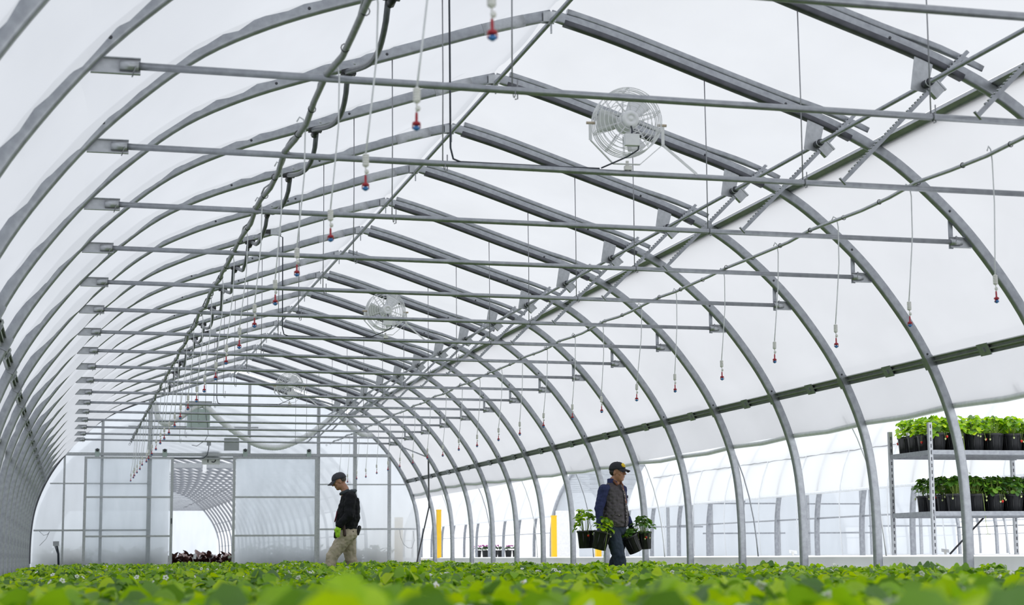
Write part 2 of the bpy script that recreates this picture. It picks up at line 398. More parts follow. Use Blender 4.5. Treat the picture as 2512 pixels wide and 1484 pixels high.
# ------------------------------------------------------------------ roof vent
vt = thing('roof_vent', 'long hinged roof vent covered in white film to the right of the ridge', 'roof vent')
me_bow = half_rib_mesh('vent_bow', 1, .026, .024, 0, 1, i_sill-1, M['galv'], True, lambda t: .064+.045*max(0, t-.72)/.28)
for k in range(K0, K1+1): link('vent_bow', me_bow, vt, (0, YK(k), 0))
film = film_mesh('v', 1, 0, i_sill, K0, K1, M['film_vent'], base=.128, amp=.03, rs=4); film.obj('vent_film', M['film_vent'], vt)
p = HALF[i_sill]; nn = outn(i_sill); e = p + nn*.115 + Vector((.03, -.01))
MB().tube([(e.x, YK(K0), e.y), (e.x, YK(K1), e.y)], .016, 8).obj('edge_rail', M['galv_light'], vt)
MB().box(e.x-.012, e.x+.012, YK(K0), YK(K1), e.y-.06, e.y-.01).obj('edge_strip', M['channel'], vt, False)
sl = thing('vent_sill', 'dark metal sill channel under the lower edge of the roof vent', 'sill')
mt_ = Matrix.Translation((p.x+nn.x*.055, 0, p.y+nn.y*.055)) @ Matrix.Rotation(math.atan2(nn.x, nn.y), 4, 'Y')
MB().box(-.024, .024, YK(K0), YK(K1), -.014, .014, mt_).obj('channel', M['channel'], sl, False)
MB().box(-.030, -.022, YK(K0), YK(K1), -.02, .022, mt_).box(.022, .030, YK(K0), YK(K1), -.02, .022, mt_).obj('lip', M['galv'], sl, False)

# ------------------------------------------------------------------ side purlins and roll tubes
def purlin(side, label):
    t = thing('side_purlin', label, 'purlin', group='side purlins'); i = i_pur; p = HALF[i]; nn = outn(i)
    ang = math.atan2(nn.x, nn.y)
    m = Matrix.Translation((side*(p.x+nn.x*.020), 0, p.y+nn.y*.020)) @ Matrix.Rotation(side*ang, 4, 'Y')
    b = MB(); g = MB()
    b.box(-.043, .043, YK(K0), YK(K1), .012, .020, m); b.box(-.043, -.036, YK(K0), YK(K1), -.012, .020, m)
    b.box(.036, .043, YK(K0), YK(K1), -.012, .020, m); b.box(-.006, .006, YK(K0), YK(K1), -.012, .020, m)
    b.obj('channel', M['channel'], t, False)
    sp = MB().box(-.054, .054, -.09, .09, -.016, -.008).box(-.02, .02, -.02, .02, -.03, -.016).mesh('splice_plate', M['galv'], False)
    cl = MB().box(-.058, .058, -.05, .05, -.064, -.056).box(-.058, .058, -.05, -.044, -.064, .01).box(-.058, .058, .044, .05, -.064, .01).mesh('clamp', M['galv'], False)
    rot = (0, side*ang, 0)
    for k in range(K0, K1+1):
        link('clamp', cl, t, (m.translation.x, YK(k), m.translation.z), rot)
        if k < K1: link('splice_plate', sp, t, (m.translation.x, YK(k)+SP*.47, m.translation.z), rot)
    return t
purlin(1, 'horizontal metal purlin along the right side wall above the open curtain')
purlin(-1, 'horizontal metal purlin along the left side wall, bolted across the ribs')
def roll_tube(side, label, nm):
    pts = []
    for k in range(K0*2, K1*2+1):
        y = YK(k/2); z = np.interp(y, [3, 14.45, 16.28, 19.94, 21.77, 27.26, 30.92, 34.6, 36.4, 40.1], [1.87, 1.853, 1.835, 1.819, 1.804, 1.851, 1.90, 1.975, 1.985, 1.94])
        pts.append((side*(rib_x(z)+.067), y, z-.02*(k % 2)))
    t = thing(nm, label, 'roll tube'); MB().tube(pts, .030, 10).obj('rolled_film', M['plastic_white'] if side < 0 else M['duct'], t)
    MB().tube([(pts[0][0], pts[0][1]-.1, pts[0][2]), (pts[0][0], pts[0][1]+.2, pts[0][2])], .018, 8).obj('core_tube', M['galv'], t)
roll_tube(1, 'rolled-up side curtain tube along the bottom of the right film wall', 'curtain_roll')
roll_tube(-1, 'curtain tube lying along the outside of the left film wall', 'curtain_roll')

# ------------------------------------------------------------------ tie bars with brackets, strut, wires
TZ = 3.0
XB = rib_x(TZ)
def make_tie():
    t = thing('tie_bar', 'x', 'tie bar')
    xl, xr = -3.24, 3.35
    zl, zr = 3.035, 2.995
    MB().tube([(xl-.05, 0, zl), (0, 0, 3.012), (xr+.03, 0, zr)], .0205, 10).obj('tube', M['galv'], t)
    def ch(x0, x1, z):
        b = MB(); b.box(x0, x1, .018, .024, z-.043, z+.043); b.box(x0, x1, -.004, .024, z+.038, z+.043); b.box(x0, x1, -.004, .024, z-.043, z-.038)
        return b
    xo = rib_x(zl)-.03; ch(-xo, xl+.045, zl).obj('bracket', M['galv_light'], t, False)
    xo = rib_x(zr)-.03; ch(xr-.05, xo, zr).obj('bracket', M['galv_light'], t, False)
    MB().tube([(xl-.06, 0, zl), (xl+.035, 0, zl)], .027, 10).obj('sleeve', M['galv_light'], t)
    MB().tube([(xr-.06, 0, zr), (xr+.04, 0, zr)], .026, 10).obj('sleeve', M['galv_light'], t)
    zs = rib_z(xr-.04)-.03
    MB().bar((xr-.04, .03, zr-.05), (xr-.04, .03, zs), .035, .012, (0,1,0)).obj('strut', M['galv'], t, False)
    for x in (xl+.015, xr-.02):
        MB().tube([(x+.012*math.cos(a), .026*math.sin(a)-.002, 3.01+.034*math.cos(a)) for a in [i*PI/6 for i in range(12)]], .003, 5, closed=True).obj('u_bolt', M['wire'], t)
    for x in (-1.235, 1.235):
        w = MB(); w.tube([(x, -.0, rib_z(x)-.03), (x+.003, 0, 3.6), (x, 0, 3.012)], .0042, 6); w.tube([(x+.03, -.0, 3.08), (x+.03, 0, 2.975), (x+.015, 0, 2.972)], .004, 5)
        w.tube([(x+.012, .024*math.sin(a), 3.006+.024*math.cos(a)) for a in [i*PI/5 for i in range(10)]], .003, 5, closed=True)
        w.obj('hanger_wire', M['wire'], t)
    return t
t0 = make_tie()
for k in range(K0, K1):
    t = t0 if k == K0 else copy_tree(t0)
    t.location = (0, YK(k), 0)
    tag(t, 'horizontal grey tie bar across the house, '+ORD[K1-1-k]+' counted forward from the far end wall', 'tie bar', 'tie bars under the roof')

# ------------------------------------------------------------------ vent drive: shaft, hangers, racks
SX, SZ = 2.15, 3.728
sh = thing('vent_drive_shaft', 'long rotating steel shaft that drives the roof vent racks', 'shaft')
MB().tube([(SX, YK(K0), SZ), (SX, YK(K1)-.3, SZ)], .0165, 10).obj('shaft_tube', M['galv'], sh)
for k in range(K0, K1): MB().tube([(SX, YK(k)-.13, SZ), (SX, YK(k)-.07, SZ)], .024, 10).obj('shaft_collar', M['galv_dark'], sh)
def make_hanger():
    t = thing('shaft_hanger', 'x', 'bracket')
    za, zb = rib_z(2.10)-.03, rib_z(2.22)-.03
    vs = []
    for y in (-.025, -.019):
        vs += [(2.085, y, za), (2.225, y, zb), (2.165, y, SZ-.06), (2.045, y, SZ-.035)]
    MB().add(vs, [(0,1,2,3),(7,6,5,4),(0,4,5,1),(1,5,6,2),(2,6,7,3),(3,7,4,0)]).obj('plate', M['galv_light'], t, False)
    MB().tube([(SX, -.03, SZ), (SX, -.10, SZ)], .029, 12).obj('bearing', M['galv_dark'], t)
    m = Matrix.Translation((SX+.055, -.075, SZ-.045)) @ Matrix.Rotation(-PI/4, 4, 'Y')
    MB().box(-.05, .045, -.022, .022, -.045, .045, m).box(.04, .052, -.026, .026, -.05, .05, m).obj('pinion_box', M['galv_light'], t, False)
    MB().tube([(SX+.03*math.cos(a), -.10, SZ+.03*math.sin(a)) for a in [i*PI/7 for i in range(14)]], .005, 5, closed=True).obj('ring', M['galv_light'], t)
    # toothed rack, from the vent edge down through the pinion box
    a, b = Vector((2.46, -.075, 3.97)), Vector((1.49, -.075, 3.010)); r = MB(); d = (b-a).normalized(); nrm = Vector((-d.z, 0, d.x))
    r.bar(a, b, .022, .026, nrm)
    L = (b-a).length; n = 46
    for i in range(2, n-2):
        c = a + d*(L*i/n) - nrm*.0*1; c = c + (nrm if nrm.z > 0 else -nrm)*.016
        r.bar(c-d*.006, c+d*.006, .018, .010, nrm)
    r.bar(b+Vector((-.0,0,0))+nrm*.03, b-nrm*.03, .022, .008, d)
    r.obj('rack', M['galv'], t, False)
    return t
h0 = make_hanger()
for k in range(-3, K1):
    t = h0 if k == -3 else copy_tree(h0)
    t.location = (0, YK(k), 0)
    tag(t, 'steel hanger plate with toothed vent rack, '+ORD[K1-1-k]+' counted forward from the far end wall', 'vent rack bracket', 'vent racks and hangers')

# ------------------------------------------------------------------ water lines
def water_line(nm, x, label, y1, mt, r, sag):
    pts = []
    for k in range(K0*4, int((y1-Y0)/SP*4)+1):
        f = (k % 4)/4; pts.append((x+.012*math.sin(k*1.9), YK(k/4), 3.046-sag*4*f*(1-f)))
    t = thing(nm, label, 'water pipe'); MB().tube(pts, r, 8).obj('pipe', mt, t)
    cm = MB().tube([(0, 0, .02*1), (0, 0, .021)], .001, 4).mesh('x', mt)
    ring = MB().tube([((r+.003)*math.cos(a), 0, (r+.003)*math.sin(a)) for a in [i*PI/5 for i in range(10)]], .003, 5, closed=True).mesh('cable_tie', M['black_plastic'])
    for k in range(K0, int((y1-Y0)/SP)+1):
        for f in (0, .33, .66): link('cable_tie', ring, t, (x, YK(k+f), 3.046-sag*4*f*(1-f)))
    return t
water_line('water_line', -2.235, 'grey water pipe strapped over the tie bars in the left half of the house', 39.0, M['pipe_grey'], .018, .035)
water_line('water_line', 2.085, 'thin straight grey water pipe over the tie bars in the right half of the house', 38.8, M['galv_light'], .014, .02)
def make_sprinkler():
    t = thing('hanging_sprinkler', 'x', 'sprinkler')
    MB().tube([(0, 0, .935), (.02, 0, .965), (.05, 0, .95), (.062, 0, .88), (.055, 0, .6), (.02, 0, .3), (.0, 0, .14)], .0055, 6).obj('drop_hose', M['hose'], t)
    b = MB(); b.lathe([(.008,.075),(.017,.08),(.017,.135),(.008,.14)], 12)
    for i in range(5): b.lathe([(.019,.084+.011*i),(.019,.089+.011*i)], 12)
    b.obj('valve_weight', M['plastic_white'], t)
    MB().lathe([(.004,.03),(.004,.08)], 8).ell((.006, 0, .052), (.013,.013,.012)).obj('check_valve', M['plastic_white'], t)
    MB().lathe([(.006,.035),(.007,.02),(.007,.0),(.020,-.006),(.021,-.014),(.012,-.018)], 12).bar((-.018,0,-.012),(-.018,0,-.032),.005,.005,(1,0,0)).bar((.018,0,-.012),(.018,0,-.032),.005,.005,(1,0,0)).obj('nozzle', M['red'], t)
    MB().lathe([(.004,-.018),(.018,-.026),(.019,-.032),(.006,-.040)], 12).obj('deflector', M['blue'], t)
    return t
s0 = make_sprinkler(); first = True
for side, x, ys, n in (('left', -2.245, 3.98, 29), ('right', 2.09, 7.40, 26)):
    for i in range(n):
        y = ys + 1.2085*i
        s = s0 if first else copy_tree(s0); first = False
        s.location = (x+R.uniform(-.012, .012), y, 2.112+R.uniform(-.015, .015)+(.07 if side == 'left' else 0)); s.rotation_euler = (R.uniform(-.02,.02), R.uniform(-.02,.02), R.uniform(-.5, .5))
        s.scale = (.80, .80, .935 if side == 'left' else 1)
        tag(s, 'hanging sprinkler with red nozzle, '+side+' row, '+ORD[n-1-i]+' counted forward from the far end', 'sprinkler', side+' row of hanging sprinklers')

# ------------------------------------------------------------------ festooned conduit
cd = thing('looped_conduit', 'thick dark flexible conduit looping from rib to rib left of the ridge', 'conduit')
cz = rib_z(-1.56)-.055
for k in range(-4, 14):
    pts = []
    for j in range(17):
        f = j/16; drop = .19*math.sin(PI*f**.6)
        pts.append((-1.565+.02*math.sin(f*5+k), YK(k)+.04+f*(SP-.08), cz-drop-.01))
    MB().tube(pts, .0215, 8).obj('loop', M['conduit'] if k % 3 else M['conduit'], cd)
    b = MB(); b.box(-1.62, -1.51, YK(k)-.03, YK(k)+.03, cz-.02, cz+.022); b.tube([(-1.565, YK(k)-.06, cz-.02), (-1.565, YK(k)+.06, cz-.03)], .030, 8)
    b.obj('clamp', M['black_plastic'], cd)
    MB().tube([(-1.53, YK(k), cz+.06), (-1.52, YK(k)-.028, cz+.07)], .02, 8).obj('hook', M['galv_light'], cd)
MB().tube([(-2.2+.3*math.sin(i*.35), YK(-4)+.25*i, 3.10+.03*math.sin(i*1.3)) if False else (-2.215+.02*math.sin(i*1.1), YK(-4)+.25*i, 3.075+.02*math.sin(i*2.1)) for i in range(int((38.5-YK(-4))/.25))], .006, 6).obj('side_cable', M['pipe_grey'], cd)

# ------------------------------------------------------------------ circulation fans
def make_fan():
    t = thing('circulation_fan', 'x', 'fan')
    ax = Euler((PI/2, 0, 0)).to_matrix()       # lathe axis along -Y (towards the viewer)
    RR = .232
    g = MB()
    def ring(r, y, w=.0028): g.tube([(r*math.cos(a), y, r*math.sin(a)) for a in [i*2*PI/40 for i in range(40)]], w, 5, closed=True)
    for f in (.30, .42, .54, .66, .78, .90): ring(RR*f, -.11+.035*f**3)
    for y in (-.075, -.04, 0, .04, .075): ring(RR, y, .0034)
    for f in (.42, .66, .90): ring(RR*f, .11-.035*f**3)
    for i in range(10):
        a = i*2*PI/10+.3; c, s = math.cos(a), math.sin(a)
        for o in (0, .045):
            c2, s2 = math.cos(a+o), math.sin(a+o)
            g.tube([(RR*.25*c2, -.112, RR*.25*s2), (RR*.9*c2, -.086, RR*.9*s2), (RR*c2, -.07, RR*s2), (RR*c2, .07, RR*s2), (RR*.9*c2, .086, RR*.9*s2), (RR*.3*c2, .11, RR*.3*s2)], .0024, 5)
    g.obj('wire_cage', M['white'], t)
    mo = MB(); mo.lathe([(.02,-.09),(.058,-.085),(.066,-.06),(.066,.06),(.060,.118),(.050,.128),(.030,.130),(.027,.124),(.018,.124),(.014,.130),(.001,.131)], 24, m=ax)
    mo.obj('motor', M['white'], t)
    me = bpy.data.meshes.new('b')
    for i in range(3):
        b = MB(); vs = []; n1, n2 = 8, 5
        for u in range(n1+1):
            r = .055 + (.205-.055)*u/n1
            for w in range(n2+1):
                an = i*2*PI/3 + .95 + (w/n2-.5)*(1.0-.2*u/n1) ; y = .05 + (w/n2-.5)*.07 - .02*(u/n1)
                vs.append((r*math.cos(an), y, r*math.sin(an)))
        fs = [(u*(n2+1)+w, u*(n2+1)+w+1, (u+1)*(n2+1)+w+1, (u+1)*(n2+1)+w) for u in range(n1) for w in range(n2)]
        o = b.add(vs, fs).obj('blade', M['white'], t); sd = o.modifiers.new('s', 'SOLIDIFY'); sd.thickness = .003
    MB().box(-.052, .048, -.165, -.115, -.195, -.115).obj('junction_box', M['white'], t, False)
    MB().tube([(0, -.12, -.05), (.002, -.14, -.08), (0, -.14, -.12)], .006, 6).obj('motor_cable', M['cable'], t)
    MB().tube([(.05, -.14, -.18), (.045, -.13, -.22), (-.02, -.09, -.26), (-.19, -.02, -.33)], .0055, 6).obj('power_cord', M['cable'], t)
    W2_ = .258; y = MB()
    y.bar((-W2_, 0, .0), (-W2_, 0, -.13), .006, .022, (1,0,0)); y.bar((-W2_, 0, -.13), (-.10, 0, -.292), .006, .022, (0,1,0)) ; y.bar((-.10, 0, -.292), (.09, 0, -.292), .022, .006)
    y.bar((.09, 0, -.292), (W2_, 0, -.145), .006, .022, (0,1,0)); y.bar((W2_, 0, -.145), (W2_, 0, .0), .006, .022, (1,0,0))
    y.obj('yoke', M['white'], t, False)
    for s in (-1, 1): MB().tube([(s*.225, 0, -.01), (s*.285, 0, -.01)], .010, 8).obj('pivot_knob', M['wood'], t)
    MB().bar((W2_, .01, -.145), (.50, .01, -.345), .018, .004, (0,1,0)).obj('brace_strap', M['white'], t, False)
    MB().bar((0, 0, -.27), (0, 0, -.345), .012, .02, (1,0,0)).box(-.02,.03,-.02,.02,-.335,-.305).obj('mount_clamp', M['plastic_white'], t, False)
    return t
f0 = make_fan()
for i, (k, z, lab) in enumerate(((-1, 3.352, 'nearest white caged fan mounted upright on a tie bar'), (4, 3.352, 'middle white caged fan on its yoke above a tie bar'), (9, 3.352, 'farthest white caged fan, smallest of the three in view'))):
    f = f0 if i == 0 else copy_tree(f0)
    f.location = (0, YK(k), z); f.rotation_euler = (0, 0, (-.06, .05, .0)[i]); f.scale = (.95, .95, .95)
    tag(f, lab, 'fan', 'circulation fans')
    # cord from roof outlet down to the tie and along to the fan
    cz_ = rib_z(-1.2)-.06
    c = thing('fan_power_cord', 'thin dark cord dropping to the tie bar of the '+('nearest', 'middle', 'farthest')[i]+' fan', 'cord', group='fan power cords')
    MB().tube([(-1.27, YK(k)-.04, cz_-.02), (-1.20, YK(k)-.05, cz_-.05), (-1.195, YK(k)-.04, cz_-.5), (-1.19, YK(k)-.03, 3.12), (-1.17, YK(k)-.02, 3.05), (-1.12, YK(k)-.01, 3.035), (-.5, YK(k), 3.035), (-.19, YK(k), 3.036)], .0065, 6).obj('cord', M['cable'], c)
    ob = thing('outlet_box', 'small outlet box under a rib above the '+('nearest', 'middle', 'farthest')[i]+' fan cord', 'outlet box', group='roof outlet boxes')
    MB().box(-1.34, -1.22, YK(k)-.075, YK(k)-.03, cz_-.03, cz_+.07).obj('case', M['galv_light'], ob, False)
    MB().box(-1.50, -1.34, YK(k)-.06, YK(k)-.03, cz_-.01, cz_+.03).obj('cable_clip', M['black_plastic'], ob, False)

# ------------------------------------------------------------------ wind brace at right back
wb = thing('wind_brace', 'dark diagonal brace rods across the last ribs on the right', 'brace')
MB().tube([(3.50, YK(14), rib_z(3.5)-.05), (3.79, YK(13), 2.60)], .015, 8).obj('rod', M['galv'], wb)
MB().tube([(3.80, YK(13)-.02, 2.60), (4.18, YK(14)-.02, 1.60)], .017, 8).obj('rod', M['galv_dark'], wb)
MB().tube([(4.18, YK(14), 1.60), (4.24, YK(15)-.08, .36)], .017, 8).obj('rod', M['galv_dark'], wb)

# ropes outside the right wall
for i, y in enumerate((13.3, 16.7, 20.1, 23.5, 26.9, 30.3, 33.7, 37.2)):
    pts = [(rib_x(z)+.10+.03*math.sin(z*2), y-.25*(1.9-z), z) for z in (1.95, 1.7, 1.45, 1.2, .95, .7, .51)]
    o = MB().tube(pts, .008, 6).obj('curtain_rope', M['galv'] if i % 2 == 0 else M['hose'])
    tag(o, 'thin curtain hold-down rope outside the right wall, '+ORD[7-i]+' counted from the far end', 'rope', 'curtain hold-down ropes')

# ------------------------------------------------------------------ end wall with sliding doors
YE = YK(15)
def arch_panel(x0, x1, zb, holes, y, th, top_off=.04, xo=0.0, n=40):
    b = MB()
    xs = sorted(set([x0+(x1-x0)*i/n for i in range(n+1)]+[h[0] for h in holes]+[h[1] for h in holes]))
    for a, c in zip(xs, xs[1:]):
        m = (a+c)/2; lo = zb
        for h in holes:
            if h[0] < m < h[1]: lo = h[2]
        za, zc = rib_z(a-xo)-top_off, rib_z(c-xo)-top_off
        if min(za, zc) > lo:
            b.add([(a, y, lo), (c, y, lo), (c, y, zc), (a, y, za), (a, y+th, lo), (c, y+th, lo), (c, y+th, zc), (a, y+th, za)],
                  [(0,1,2,3),(7,6,5,4),(0,4,5,1),(3,2,6,7)])
    return b
o = struct('wall_back', arch_panel(-4.28, 4.28, .02, [(-1.33, .14, 2.76)], YE+.05, .008), M['poly'])
def post(x, z0, z1, w, label, y=YE, nm='wall_post'):
    t = MB().box(x-w/2, x+w/2, y-.02, y+.03, z0, z1).obj(nm, M['galv_light'], None, False); tag(t, label, 'post', 'end wall posts'); return t
post(-3.60, 0, 2.83, .045, 'slim end wall post at the far left of the door track')
post(-2.80, 0, rib_z(2.80)-.04, .065, 'tall end wall post behind the left sliding door')
post(-1.77, 0, rib_z(1.77)-.04, .095, 'thick end wall post through the middle of the left sliding door')
post(.42, 2.80, rib_z(.42)-.04, .065, 'short post between the door track and the roof peak')
post(1.99, 0, rib_z(1.99)-.04, .075, 'end wall post at the right edge of the right sliding door')
post(2.83, 0, rib_z(2.83)-.04, .085, 'end wall post behind the worker in the black jacket')
post(3.625, 0, 2.86, .075, 'end wall post under the right end of the door track')
def rail(x0, x1, z, w, label, y=YE):
    t = MB().box(x0, x1, y-.035, y-.02, z-w/2, z+w/2).obj('wall_rail', M['galv_light'], None, False); tag(t, label, 'rail', 'end wall rails')
rail(-3.9, -1.72, 2.185, .03, 'upper horizontal rail across the left part of the end wall')
rail(1.99, 3.98, 2.175, .03, 'upper horizontal rail across the right part of the end wall')
rail(-4.22, -1.72, 1.165, .04, 'lower horizontal rail across the left part of the end wall')
rail(1.99, 4.25, 1.165, .04, 'lower horizontal rail across the right part of the end wall')
rail(-1.72, 2.0, 3.97, .045, 'high horizontal rail across the end wall above the duct')
rail(-2.25, .62, 3.45, .035, 'short rail below the duct blower on the end wall')
tk = thing('door_track', 'horizontal sliding door track across the end wall', 'door track')
MB().box(-3.62, 3.66, YE-.075, YE-.035, 2.795, 2.865).obj('track_beam', M['galv_light'], tk, False)
MB().box(-3.62, 3.66, YE-.078, YE-.075, 2.80, 2.812).obj('track_slot', M['galv'], tk, False)
def door(nm, x0, x1, z1, rails):
    t = thing(nm, None, None); t['kind'] = 'structure'; z0 = .06; y = YE-.13; w = .06
    f = MB(); f.box(x0, x0+w, y, y+.04, z0, z1); f.box(x1-w, x1, y, y+.04, z0, z1); f.box(x0+w, x1-w, y, y+.04, z1-.05, z1); f.box(x0+w, x1-w, y, y+.04, z0, z0+.06)
    f.obj('door_frame', M['galv_light'], t, False)
    for z in rails: MB().box(x0+w, x1-w, y, y+.035, z-.02, z+.02).obj('door_rail', M['galv_light'], t, False)
    MB().box(x0+w, x1-w, y+.040, y+.046, z0, z1).obj('door_panel', M['poly_door'], t, False)
    for x in (x0+.27, x1-.20):
        h = MB().box(x-.05, x+.05, y+.012, y+.022, z1-.02, z1+.17).obj('roller_hanger', M['box_green'], t, False)
        MB().tube([(x, y-.005, z1+.145), (x, y+.045, z1+.145)], .035, 14).obj('roller', M['galv_dark'], h)
    return t
door('door_1', -3.18, -1.25, 2.775, (1.885, 1.03)); door('door_2', .055, 1.96, 2.79, (1.885, 1.03))
MB().box(-1.29, -1.265, YE-.145, YE-.13, 1.30, 1.42).obj('door_latch', M['galv_dark'], bpy.data.objects['door_1'], False)
struct('trim_4', MB().box(-1.33, .14, YE+.04, YE+.08, 2.73, 2.775), M['galv_light'])
struct('trim_5', MB().tube([(-HALF[i].x+.04, YE-.04, HALF[i].y-.03) for i in range(18, 60)], .014, 6), M['galv_dark'])
# electric box with cables, bottom left
eb = thing('electric_box', 'small grey electric box with black cables at the lower left of the end wall', 'electric box')
MB().box(-3.80, -3.67, YE-.12, YE-.05, .83, .93).obj('case', M['box_grey'], eb, False)
for dx in (-.03, .0, .025): MB().tube([(-3.73+dx, YE-.08, .84), (-3.71+dx*.8, YE-.08, .76), (-3.68+dx*.5, YE-.08, .66), (-3.66+dx*.4, YE-.08, .2)], .011, 6).obj('cable', M['cable'], eb)
for i, (pts, lab) in enumerate((([(-4.1, 1.15), (-4.0, 1.06), (-3.92, 1.08), (-3.88, 1.14), (-3.95, .98), (-4.08, .84)], 'thin loose wire dangling from the lower rail at the far left'),
    ([(3.86, 1.15), (3.88, .98), (3.95, .82), (4.05, .74), (4.14, .73), (4.20, .9), (4.17, 1.12)], 'thin loose wire dangling from the lower rail at the right'))):
    tag(MB().tube([(x, YE-.05, z) for x, z in pts], .005, 5).obj('loose_wire', M['wire']), lab, 'wire')
# duct blower and poly ducts
YD = YE-.45
bl = thing('duct_blower', 'pale green blower box high on the end wall between the white ducts', 'blower')
MB().box(-.98, -.50, YD-.05, YE+.02, 3.42, 3.82).obj('housing', M['box_green'], bl, False)
MB().box(-1.02, -.46, YD-.08, YE-.02, 3.90, 3.99).obj('hood', M['box_grey'], bl, False)
MB().bar((-.9, YD, 3.8), (-.9, YD, 3.95), .03, .03, (0,1,0)).bar((-.58, YD, 3.8), (-.58, YD, 3.95), .03, .03, (0,1,0)).obj('bracket', M['galv'], bl, False)
MB().tube([(-.60, YD-.07, 3.72), (-.55, YD-.08, 3.45), (-.53, YD-.05, 3.25), (-.60, YD-.05, 3.12), (-.75, YE-.1, 3.02), (-.86, YE-.1, 3.04)], .006, 6).obj('cord', M['cable'], bl)
def duct(nm, P, r, label):
    P3 = [Vector((x, YD, z)) for x, z in P]; D = []
    for i in range(len(P3)-1):
        a = P3[max(i-1, 0)]; b_ = P3[i]; c = P3[i+1]; d = P3[min(i+2, len(P3)-1)]
        for j in range(14):
            t = j/14; D.append(.5*((2*b_)+(c-a)*t+(2*a-5*b_+4*c-d)*t*t+(3*b_-a-3*c+d)*t**3))
    D.append(P3[-1]); rs = [r*(1+.13*(i % 2)) for i in range(len(D))]
    tag(MB().tube(D, rs, 14).obj(nm, M['duct']), label, 'duct', 'white poly ducts')
duct('poly_duct', [(-1.70, 3.96), (-1.63, 3.62), (-1.45, 3.49), (-1.20, 3.60), (-.98, 3.76), (-.72, 3.90), (-.56, 3.85), (-.13, 3.46), (.42, 3.10), (.78, 2.99), (1.15, 3.01), (1.69, 3.26), (2.24, 3.67), (2.50, 3.90)], .062, 'long white corrugated duct sagging in front of the end wall')
duct('poly_duct', [(2.40, 3.72), (2.75, 3.40), (3.02, 3.26), (3.15, 3.30)], .062, 'short white corrugated duct at the right shoulder of the end wall')
tag(MB().box(-.14, .19, YE-.06, YE+.02, 2.93, 3.21).obj('control_box', M['box_grey'], None, False), 'square grey box on the end wall above the doorway', 'control box')
cr_ = thing('doorway_cable', 'black cable running over the doorway header up to a small junction', 'cable')
MB().tube([(-1.24, YE-.16, 2.745), (-.8, YE-.16, 2.74), (-.6, YE-.16, 2.75), (-.52, YE-.14, 2.82), (-.49, YE-.12, 2.95), (-.48, YE-.1, 3.05)], .010, 6).obj('cable', M['cable'], cr_)
MB().box(-.53, -.44, YE-.13, YE-.08, 3.03, 3.11).obj('junction', M['galv'], cr_, False)
sg = thing('number_sign', 'white board numbered 15 above the doorway, partly hidden by the header', 'sign')
MB().box(-.62, -.22, YE+.085, YE+.10, 2.62, 2.92).obj('board', M['white'], sg, False)
tcu = bpy.data.curves.new('digits', 'FONT'); tcu.body = '15'; tcu.size = .26; tcu.align_x = 'CENTER'; tcu.extrude = .002
to = bpy.data.objects.new('digits_curve', tcu); COL.objects.link(to); bpy.context.view_layer.update()
dme = bpy.data.meshes.new_from_object(to.evaluated_get(bpy.context.evaluated_depsgraph_get())); bpy.data.objects.remove(to)
dme.materials.clear(); dme.materials.append(M['galv_dark']); link('digits', dme, sg, (-.42, YE+.082, 2.665), (PI/2, 0, 0))
# yellow posts
for x, y, z1, w, lab in ((9.17, 46.0, 1.60, .13, 'bright yellow post between the neighbouring greenhouses'), (9.32, 42.4, .92, .13, 'bright yellow post standing behind the carried pots'),
                         (4.92, 40.7, 1.62, .10, 'narrow yellow post just beyond the right back corner'), (4.03, 41.0, 1.45, .17, 'yellow post blurred behind the end wall sheet')):
    tag(MB().box(x-w/2, x+w/2, y, y+w, .50 if x > 4.5 else -.02, z1).box(x-w/2-.004, x+w/2+.004, y-.004, y+w+.004, z1-.03, z1+.004).obj('yellow_post', M['yellow'], None, False), lab, 'post', 'yellow posts')

# ------------------------------------------------------------------ neighbouring greenhouses
me_rl2 = half_rib_mesh('arch_bow', -1, .03, .045, 0, 0, 63, M['galv']); me_rr2 = half_rib_mesh('arch_bow', 1, .03, .045, 0, 0, 63, M['galv'])
me_tie2 = MB().tube([(-3.4, 0, 3.0), (3.4, 0, 3.0)], .022, 6).mesh('tie_bar', M['galv'])
def shell(side, za, ya, yb, xc, ny=6, amp=.03):
    b = MB(); ia, ib = 0, idx_z(za); n_i = ib-ia+1; vs = []; n = int((yb-ya)/SP)*ny
    for jy in range(n+1):
        t = (jy % ny)/ny; bul = math.sin(PI*t)
        for i in range(ia, ib+1):
            p = HALF[i]+outn(i)*(.05+amp*bul*min(1, (ib-i)/4)); vs.append((xc+side*p.x, ya+jy*(yb-ya)/n, p.y))
    fs = [(j*n_i+q, j*n_i+q+1, (j+1)*n_i+q+1, (j+1)*n_i+q) for j in range(n) for q in range(n_i-1)]
    return b.add(vs, fs)
def greenhouse(label, xc, ya, n, za_l=1.6, za_r=1.6, ties=True, film='film_out', post_mt=None):
    t = thing('greenhouse', label, 'greenhouse'); yb = ya+n*SP
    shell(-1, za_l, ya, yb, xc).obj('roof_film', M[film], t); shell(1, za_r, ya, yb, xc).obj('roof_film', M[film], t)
    for i in range(n+1):
        link('arch_bow', me_rl2, t, (xc, ya+i*SP, 0)); link('arch_bow', me_rr2, t, (xc, ya+i*SP, 0))
        if ties and i < n: link('tie_bar', me_tie2, t, (xc, ya+i*SP, 0))
    for s in (-1, 1):
        za = za_l if s < 0 else za_r
        MB().tube([(xc+s*(rib_x(za)+.05), ya, za), (xc+s*(rib_x(za)+.05), yb, za)], .028, 8).obj('curtain_roll', M['duct'], t)
        MB().tube([(xc+s*(rib_x(2.29)), ya, 2.29), (xc+s*(rib_x(2.29)), yb, 2.29)], .02, 6).obj('purlin', M['galv'], t)
        MB().tube([(xc+s*(rib_x(1.2)), ya, 1.15), (xc+s*(rib_x(1.2)), yb, 1.15)], .015, 6).obj('side_rail', M['galv'], t)
    return t
